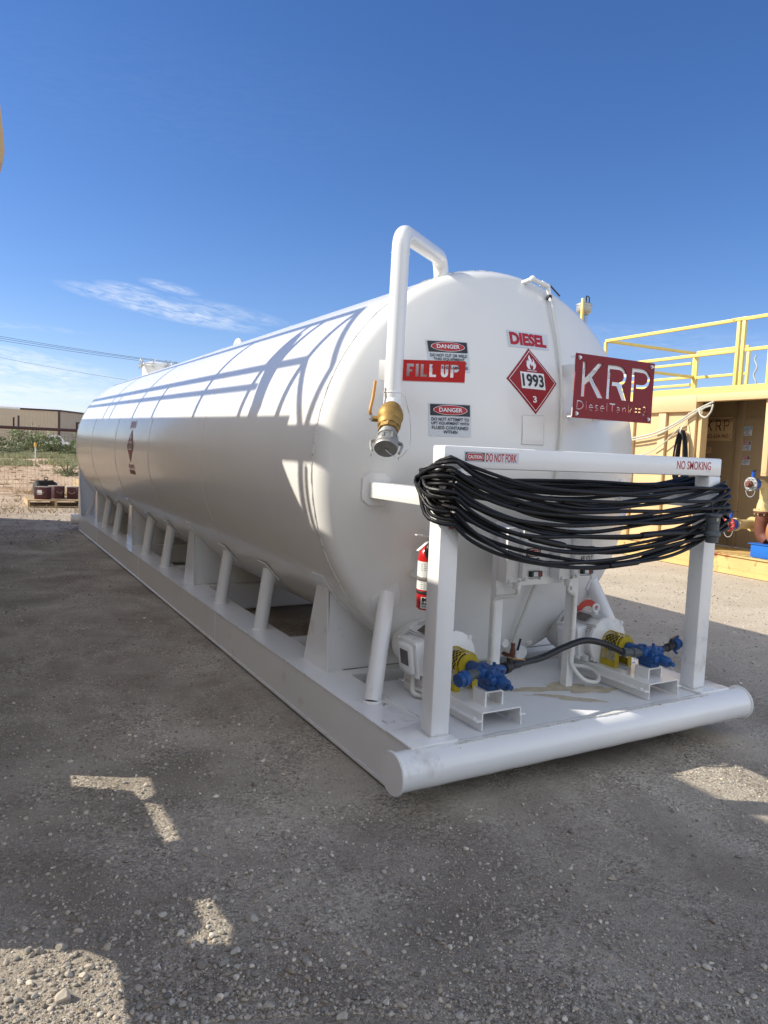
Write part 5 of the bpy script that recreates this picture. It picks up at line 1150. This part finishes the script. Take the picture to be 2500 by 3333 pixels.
def crate(x, y, w, d, h, rz, lb, lid=True):
    T = thing('battery_box', lb, 'box', (x, y, .17), 'maroon boxes on the pallet', rz)
    M = Matrix.Translation((x, y, .171)) @ Matrix.Rotation(rz, 4, 'Z')
    q = lambda a, b, c: M @ Vector((a, b, c))
    def bx(mb, x0, x1, y0, y1, z0, z1): mb.hexa([q(x0, y0, z0), q(x1, y0, z0), q(x1, y1, z0), q(x0, y1, z0), q(x0, y0, z1), q(x1, y0, z1), q(x1, y1, z1), q(x0, y1, z1)], .006)
    mb = MB(); bx(mb, -w/2, w/2, -d/2, d/2, 0, h); b_ = mb.build('box_body', CRATEM, T)
    mb = MB(); bx(mb, -w/2-.006, w/2+.006, -d/2-.006, d/2+.006, h+.001, h+.022); mb.build('box_lid', mat('dusty_lid', (.30, .24, .20), .7, var=.4, vscale=12), T)
    mb = MB(); mb.tube([q(-w*.3, -d/2-.004, h*.66)]+[q(-w*.3*math.cos(PI*k/8), -d/2-.012, h*.66-.05*math.sin(PI*k/8)) for k in range(1, 8)]+[q(w*.3, -d/2-.004, h*.66)], .008, 6); mb.build('rope_handle', mat('rope', (.3, .26, .2), .8), T)
    if 'label' in lb: mb = MB(); mb.prism([q(-.07, -d/2-.002, h*.4), q(.04, -d/2-.002, h*.4), q(.04, -d/2-.002, h*.8), q(-.07, -d/2-.002, h*.8)], q(0, -.003, 0)-q(0, 0, 0)); mb.build('paper_label', INKW, T)
    return T
crate(-1.27, 16.45, .29, .27, .275, -.5, 'maroon box with a white label, leftmost on the pallet')
crate(-.95, 16.70, .27, .27, .285, .45, 'maroon box in the middle of the pallet, its left side in shade')
crate(-.58, 16.62, .23, .27, .27, -.35, 'narrow maroon box, rightmost on the pallet')
EM = thing('spare_motor', 'dark ribbed electric motor lying behind the boxes on the pallet', 'electric motor', (-1.18, 17.05, .17))
mb = MB(); mb.lathe([(.12, -.27), (.18, -.26), (.19, -.23), (.19, .18), (.17, .23), (.04, .25)], (-1.15, 17.05, .37), (1, .25, 0), 26)
for k in range(34):
    a = 2*PI*k/34; ax_ = Vector((1, .25, 0)).normalized(); u_ = Vector((0, 0, 1)); w_ = ax_.cross(u_); dv = u_*math.cos(a)+w_*math.sin(a); c = Vector((-1.15, 17.05, .37)); mb.bar(c+dv*.20-ax_*.21, c+dv*.20+ax_*.16, .007, .03, upv=dv)
mb.build('motor_body', mat('dusty_black_metal', (.06, .055, .05), .6, metal=.3), EM)
mb = MB(); mb.tube([(-1.15+.045*math.cos(t), 17.05, .63+.035*math.sin(t)) for t in [2*PI*k/16 for k in range(16)]], .012, 8, closed=True); mb.cyl((-1.15, 17.05, .54), (-1.15, 17.05, .60), .02, 8); mb.build('lifting_eye', DARKM, EM)
LM = thing('lumber_stack', 'pale lumber stack seen behind the rear of the white tank', 'lumber', (.55, 19.2, 0))
for j in range(3):
    for i in range(4): mb = MB(); mb.box(-.13+i*.48, -.13+i*.48+.46, 18.6+.0*j, 20.4, .06+j*.15, .06+j*.15+.14); mb.build('board', WOODP, LM)
mb = MB(); mb.box(-.15, 1.8, 18.7, 18.8, .0, .059); mb.box(-.15, 1.8, 20.1, 20.2, .0, .059); mb.build('bearer', WOODP, LM)

# ------------------------------------------------------------------ far yard
def at(az_, dist): return Vector((CAM.x+dist*math.sin(R(az_)), CAM.y+dist*math.cos(R(az_)), 0))
WH = thing('warehouse', 'long tan metal warehouse with pale roof and white roller doors', 'building', (11.5, 136.5, 0))
cA = at(5.87, 140); cL = at(-12, 150); cR = at(7.36+8, 214); h0 = 6.55
def wallq(a, b, h0_, h1_, th=.3):
    d_ = (b-a).normalized(); n_ = Vector((-d_.y, d_.x, 0))*th; return [a, b, b+n_, a+n_, a+Vector((0, 0, h0_)), b+Vector((0, 0, h1_)), b+n_+Vector((0, 0, h1_)), a+n_+Vector((0, 0, h0_))]
SIDM = SIDING.copy(); SIDM.name = 'ribbed_siding'
n1 = SIDM.node_tree.nodes.new('ShaderNodeTexWave'); n1.inputs['Scale'].default_value = .55; tcx = SIDM.node_tree.nodes.new('ShaderNodeTexCoord'); SIDM.node_tree.links.new(tcx.outputs['Object'], n1.inputs['Vector'])
bpn = SIDM.node_tree.nodes.new('ShaderNodeBump'); bpn.inputs['Distance'].default_value = .06; SIDM.node_tree.links.new(n1.outputs[1], bpn.inputs['Height']); SIDM.node_tree.links.new(bpn.outputs[0], SIDM.node_tree.nodes['Principled BSDF'].inputs['Normal'])
mb = MB(); mb.hexa(wallq(cL, cA, h0, h0)); mb.hexa(wallq(cA, cR, h0, h0)); mb.build('wall', SIDM, WH)
dR = (cR-cA).normalized(); dL = (cA-cL).normalized(); bk = Vector((dR.x, dR.y, 0))
mb = MB(); o1_ = Vector((0, 0, h0+.02)); e_ = -dL*0
mb.poly([cL+o1_-dL*.0, cA+o1_+dL*.4-dR*.4, cR+o1_+dL*.4, cR+o1_+Vector((-40, 6, 3.2)), cL+o1_+Vector((-4, 60, 3.2))]); mb.build('roof', ROOFM, WH)
mb = MB(); mb.hexa([p+Vector((0, -.12, 0)) for p in wallq(cL, cA, 0, 0, .1)[:4]] and [v+Vector((0, -.1, h0-.28)) if i < 4 else v+Vector((0, -.1, h0)) for i, v in enumerate(wallq(cL, cA, 0, 0, .1))]); q = wallq(cA, cR, 0, 0, .1); sdn = Vector((dR.y, -dR.x, 0))*.12
mb.hexa([v+sdn+Vector((0, 0, h0-.28 if i < 4 else h0)) for i, v in enumerate(q)]); mb.box(cA.x-.25, cA.x+.1, cA.y-.15, cA.y+.1, 0, h0); mb.build('trim', DTRIM, WH)
sdn = Vector((dR.y, -dR.x, 0))
for s0 in (6.5, 19.5, 33, 47):
    a = cA+dR*s0+sdn*.05; b = a+dR*9; mb = MB(); mb.prism([a, b, b+Vector((0, 0, 4.4)), a+Vector((0, 0, 4.4))], sdn*.06); dr_ = mb.build('roller_door', INKW, WH)
    mb = MB(); mb.prism([a-dR*.35, a, a+Vector((0, 0, 4.4)), a+Vector((0, 0, 4.4))-dR*.35], sdn*.2); mb.prism([a-dR*.35+Vector((0, 0, 4.41)), b+Vector((0, 0, 4.41)), b+Vector((0, 0, 4.7)), a-dR*.35+Vector((0, 0, 4.7))], sdn*.2); mb.build('door_frame', DTRIM, dr_)
CP = thing('carport', 'open carport with a flat pale roof beside the tan warehouse', 'carport', tuple(at(2, 112)))
a0_ = at(-8, 112); a1_ = at(3.36, 112)
mb = MB(); mb.hexa([a0_+Vector((0, 0, 5.3)), a1_+Vector((0, 0, 5.3)), a1_+Vector((0, 12, 5.3)), a0_+Vector((0, 12, 5.3)), a0_+Vector((0, 0, 5.6)), a1_+Vector((0, 0, 5.6)), a1_+Vector((0, 12, 5.8)), a0_+Vector((0, 12, 5.8))]); mb.build('carport_roof', ROOFM, CP)
mb = MB(); mb.hexa([a0_+Vector((0, -.1, 4.5)), a1_+Vector((0, -.1, 4.5)), a1_+Vector((0, -.01, 4.5)), a0_+Vector((0, -.01, 4.5)), a0_+Vector((0, -.1, 5.35)), a1_+Vector((0, -.1, 5.35)), a1_+Vector((0, -.01, 5.35)), a0_+Vector((0, -.01, 5.35))]); mb.build('fascia', SIDING, CP)
for az_ in (-6.6, -3, 1.1, 3.27):
    p = at(az_, 112); mb = MB(); mb.box(p.x-.12, p.x+.12, p.y, p.y+.24, 0, 4.5); mb.build('carport_post', DTRIM, CP); mb = MB(); mb.box(p.x-.12, p.x+.12, p.y+11.5, p.y+11.7, 0, 4.5); mb.build('carport_post', DTRIM, CP)
# pickup truck
tp = at(5.65, 104); TR = thing('pickup_truck', 'white pickup truck parked behind the green bushes', 'truck', tuple(tp))
def tq(x, z, y=0): return tp+Vector((x, y, z))
mb = MB(); P = [(-1.1, .55), (-1.1, 1.15), (-.95, 1.9), (-.75, 2.0), (.35, 2.0), (.55, 1.9), (1.05, 1.25), (2.3, 1.12), (2.45, .95), (2.45, .5)]
mb.prism([tq(x, z) for x, z in P], (0, 1.9, 0)); mb.prism([tq(x, z) for x, z in [(-3.3, .6), (-3.3, 1.2), (-1.101, 1.2), (-1.101, .6)]], (0, 1.9, 0)); mb.build('body', TRUCKW, TR)
mb = MB(); mb.prism([tq(x, z, -.01) for x, z in [(-.85, 1.25), (-.8, 1.8), (-.2, 1.82), (-.2, 1.25)]], (0, .02, 0)); mb.prism([tq(x, z, -.01) for x, z in [(-.1, 1.25), (-.1, 1.82), (.38, 1.8), (.8, 1.25)]], (0, .02, 0)); mb.build('window', AUTOG, TR)
for x in (-2.4, 1.6): mb = MB(); mb.cyl(tq(x, .4, -.03), tq(x, .4, .25), .4, 18); mb.cyl(tq(x, .4, 1.65), tq(x, .4, 1.93), .4, 18); mb.build('wheel', TYRE, TR)
mk = at(4.32, 58); MK = thing('marker_post', 'white utility marker post with an orange top in the weedy field', 'marker post', tuple(mk))
mb = MB(); mb.cyl(mk, mk+Vector((0, 0, .95)), .05, 10); mb.build('post', CREAM, MK); mb = MB(); mb.lathe([(.055, .95), (.085, .96), (.085, 1.20), (.05, 1.27), (.001, 1.28)], mk, (0, 0, 1), 12); mb.build('marker_top', mat('marker_orange', (.7, .38, .05), .5), MK)
# bushes
def leaves(mb, c, rx, ry, rz, n, ls, seed, dens=None):
    rg = random.Random(seed); cl = [(Vector((rg.gauss(0, .42)*rx, rg.gauss(0, .42)*ry, abs(rg.gauss(.45, .32))*rz)), rg.uniform(.16, .34)) for _ in range(26)]
    for _ in range(n):
        o_, r_ = rg.choice(cl); d_ = Vector((rg.gauss(0, 1), rg.gauss(0, 1), rg.gauss(0, 1))).normalized()*r_*rg.random()**.4
        p = Vector(c)+o_+Vector((d_.x*rx, d_.y*ry, d_.z*rz)); p.z = max(p.z, c[2]+.02)
        u_ = Vector((rg.gauss(0, 1), rg.gauss(0, 1), rg.gauss(0, 1))).normalized(); w_ = u_.cross(Vector((rg.gauss(0, 1), rg.gauss(0, 1), rg.gauss(0, 1)))).normalized(); s_ = ls*rg.uniform(.6, 1.4)
        mb.raw([p-u_*s_-w_*s_*.35, p+u_*s_-w_*s_*.2, p+u_*s_*.8+w_*s_*.5, p-u_*s_*.8+w_*s_*.4], [(0, 1, 2, 3)])
    return cl
def bush(c, rx, rz, n, ls, seed, mt, lb):
    T = thing('bush', lb, 'bush', tuple(c), 'bushes in the field beyond the fence'); mb = MB(); cl = leaves(mb, c, rx, rx*.8, rz, n, ls, seed); mb.build('foliage', mt, T)
    mb = MB()
    for o_, r_ in cl[:12]: mb.tube([Vector(c), Vector(c)+o_*.5+Vector((0, 0, .1*rz)), Vector(c)+o_], .02, 4, rs=[.05, .03, .012])
    mb.build('stem', BARK, T)
BU = [(3.9, 88, 2.9, 2.5, 'large green mesquite bush, tallest of the field, left of the truck'), (2.2, 84, 2.2, 1.1, 'green bush under the carport at the left edge'), (5.2, 82, 1.5, 1.5, 'dark green bush directly below the truck cab'),
      (6.9, 84, 1.9, 1.3, 'green bush right of the truck, below the roller doors'), (3.0, 74, 1.7, .7, 'low grey-green bush left of the marker post'), (1.9, 66, 1.5, .6, 'low grey-green bush at the far left edge of the field'), (6.6, 70, 1.1, .5, 'low bush right of the marker post'),
      (6.35, 35, .62, .50, 'small round green bush close behind the fence, beside the tank'), (9, 70, 3, 2.0, 'green bush hidden mostly behind the tank end'), (12, 85, 4, 2.4, 'green bush far behind the white tank'), (-3, 75, 3.5, 2.0, 'green bush outside the left edge of view')]
for i, (a, d_, rx, rz, lb) in enumerate(BU): bush(at(a, d_), rx, rz, 2600 if d_ > 50 else 1500, .10 if d_ > 50 else .028, 50+i, LEAF if i % 3 != 1 and i not in (4, 5) else LEAF2, lb)
mb = MB(); rg = random.Random(77)
for _ in range(9000):
    a = rg.uniform(-4, 16); d_ = 42+52*rg.random()**.7; p = at(a, d_)
    if mn.noise((p.x*.16, p.y*.12, 5))+.35*mn.noise((p.x*.6, p.y*.5, 1))+(d_-66)*.010 < .10: continue
    h_ = rg.uniform(.10, .38)
    for _k in range(3):
        q = p+Vector((rg.uniform(-.3, .3), rg.uniform(-.3, .3), 0)); t_ = Vector((rg.uniform(-.18, .18), rg.uniform(-.1, .1), h_)); w_ = Vector((rg.uniform(.04, .12), rg.uniform(-.04, .04), 0)); mb.raw([q-w_, q+w_, q+t_+w_*.5, q+t_-w_*.6], [(0, 1, 2, 3)])
tag(mb.build('weeds', WEED, None, norm=False), 'low green weeds spread across the field', 'weeds', kind='stuff')
mb = MB()
for _ in range(5200):
    t = rg.random(); x = rg.uniform(-3.0, 3.5); y = rg.choice([rg.uniform(17.5, 24), rg.uniform(14.5, 22), rg.uniform(20, 46)]); nv = mn.noise((x*.7, y*.5, 5))
    if nv < -.02+.25*rg.random() or (-1.7 < x < -.3 and 16 < y < 17.5): continue
    if y > 24: x *= 1.9
    c = Vector((x, y, gh(x, y))); h_ = rg.uniform(.03, .16)*(1+(y-15)*.02)
    for _k in range(3):
        t_ = Vector((rg.gauss(0, .5)*h_, rg.gauss(0, .5)*h_, h_)); w_ = Vector((rg.uniform(.003, .008), rg.uniform(-.004, .004), 0)); mb.raw([c-w_, c+w_, c+t_], [(0, 1, 2)])
tag(mb.build('dry_grass', DRY, None, norm=False), 'thin dry grass tufts on the soil around the pallet', 'dry grass', kind='stuff')
mb = MB()
for _ in range(420):
    x = rg.uniform(-4, 9); y = 16+36*rg.random()**.8; s_ = rg.uniform(.02, .07)*(1+(y-16)*.03); mb.ball((x, y, gh(x, y)), s_, (1.3, .9, .5), 1)
tag(mb.build('soil_clods', mat('soil_clod', (.30, .19, .115), .95, var=.2, vscale=5), None), 'reddish clods of earth scattered over the field', 'soil', kind='stuff')
# power lines
for k, (e0_, e1_, x_, lb) in enumerate([(6.72, 5.92, 0, 'highest of the three bundled power lines crossing the sky at left'), (6.60, 5.86, 1, 'middle one of the three bundled power lines at left'), (6.46, 5.74, 2, 'lowest of the three bundled power lines at left'), (5.32, 4.15, 3, 'single thin power line hanging below the bundle of three')]):
    P = []
    for i in range(41):
        a = -22+.9*i*1.35; t = (a-2.1)/11.6; e_ = e0_+(e1_-e0_)*t+(.10*t*t*((t-1) if t > 1 else 0)*0)-.25*t*(1-t)*(.6 if k < 3 else 1.2); dd = 120/max(math.cos(R(a-4)), .4); p = at(a, dd); P.append(p+Vector((0, 0, CAM.z+math.tan(R(e_))*dd)))
    mb = MB(); mb.tube(P, .026 if k < 3 else .018, 5); o = mb.build('power_line', DARKM, None); tag(o, lb, 'power line', 'power lines above the warehouse')
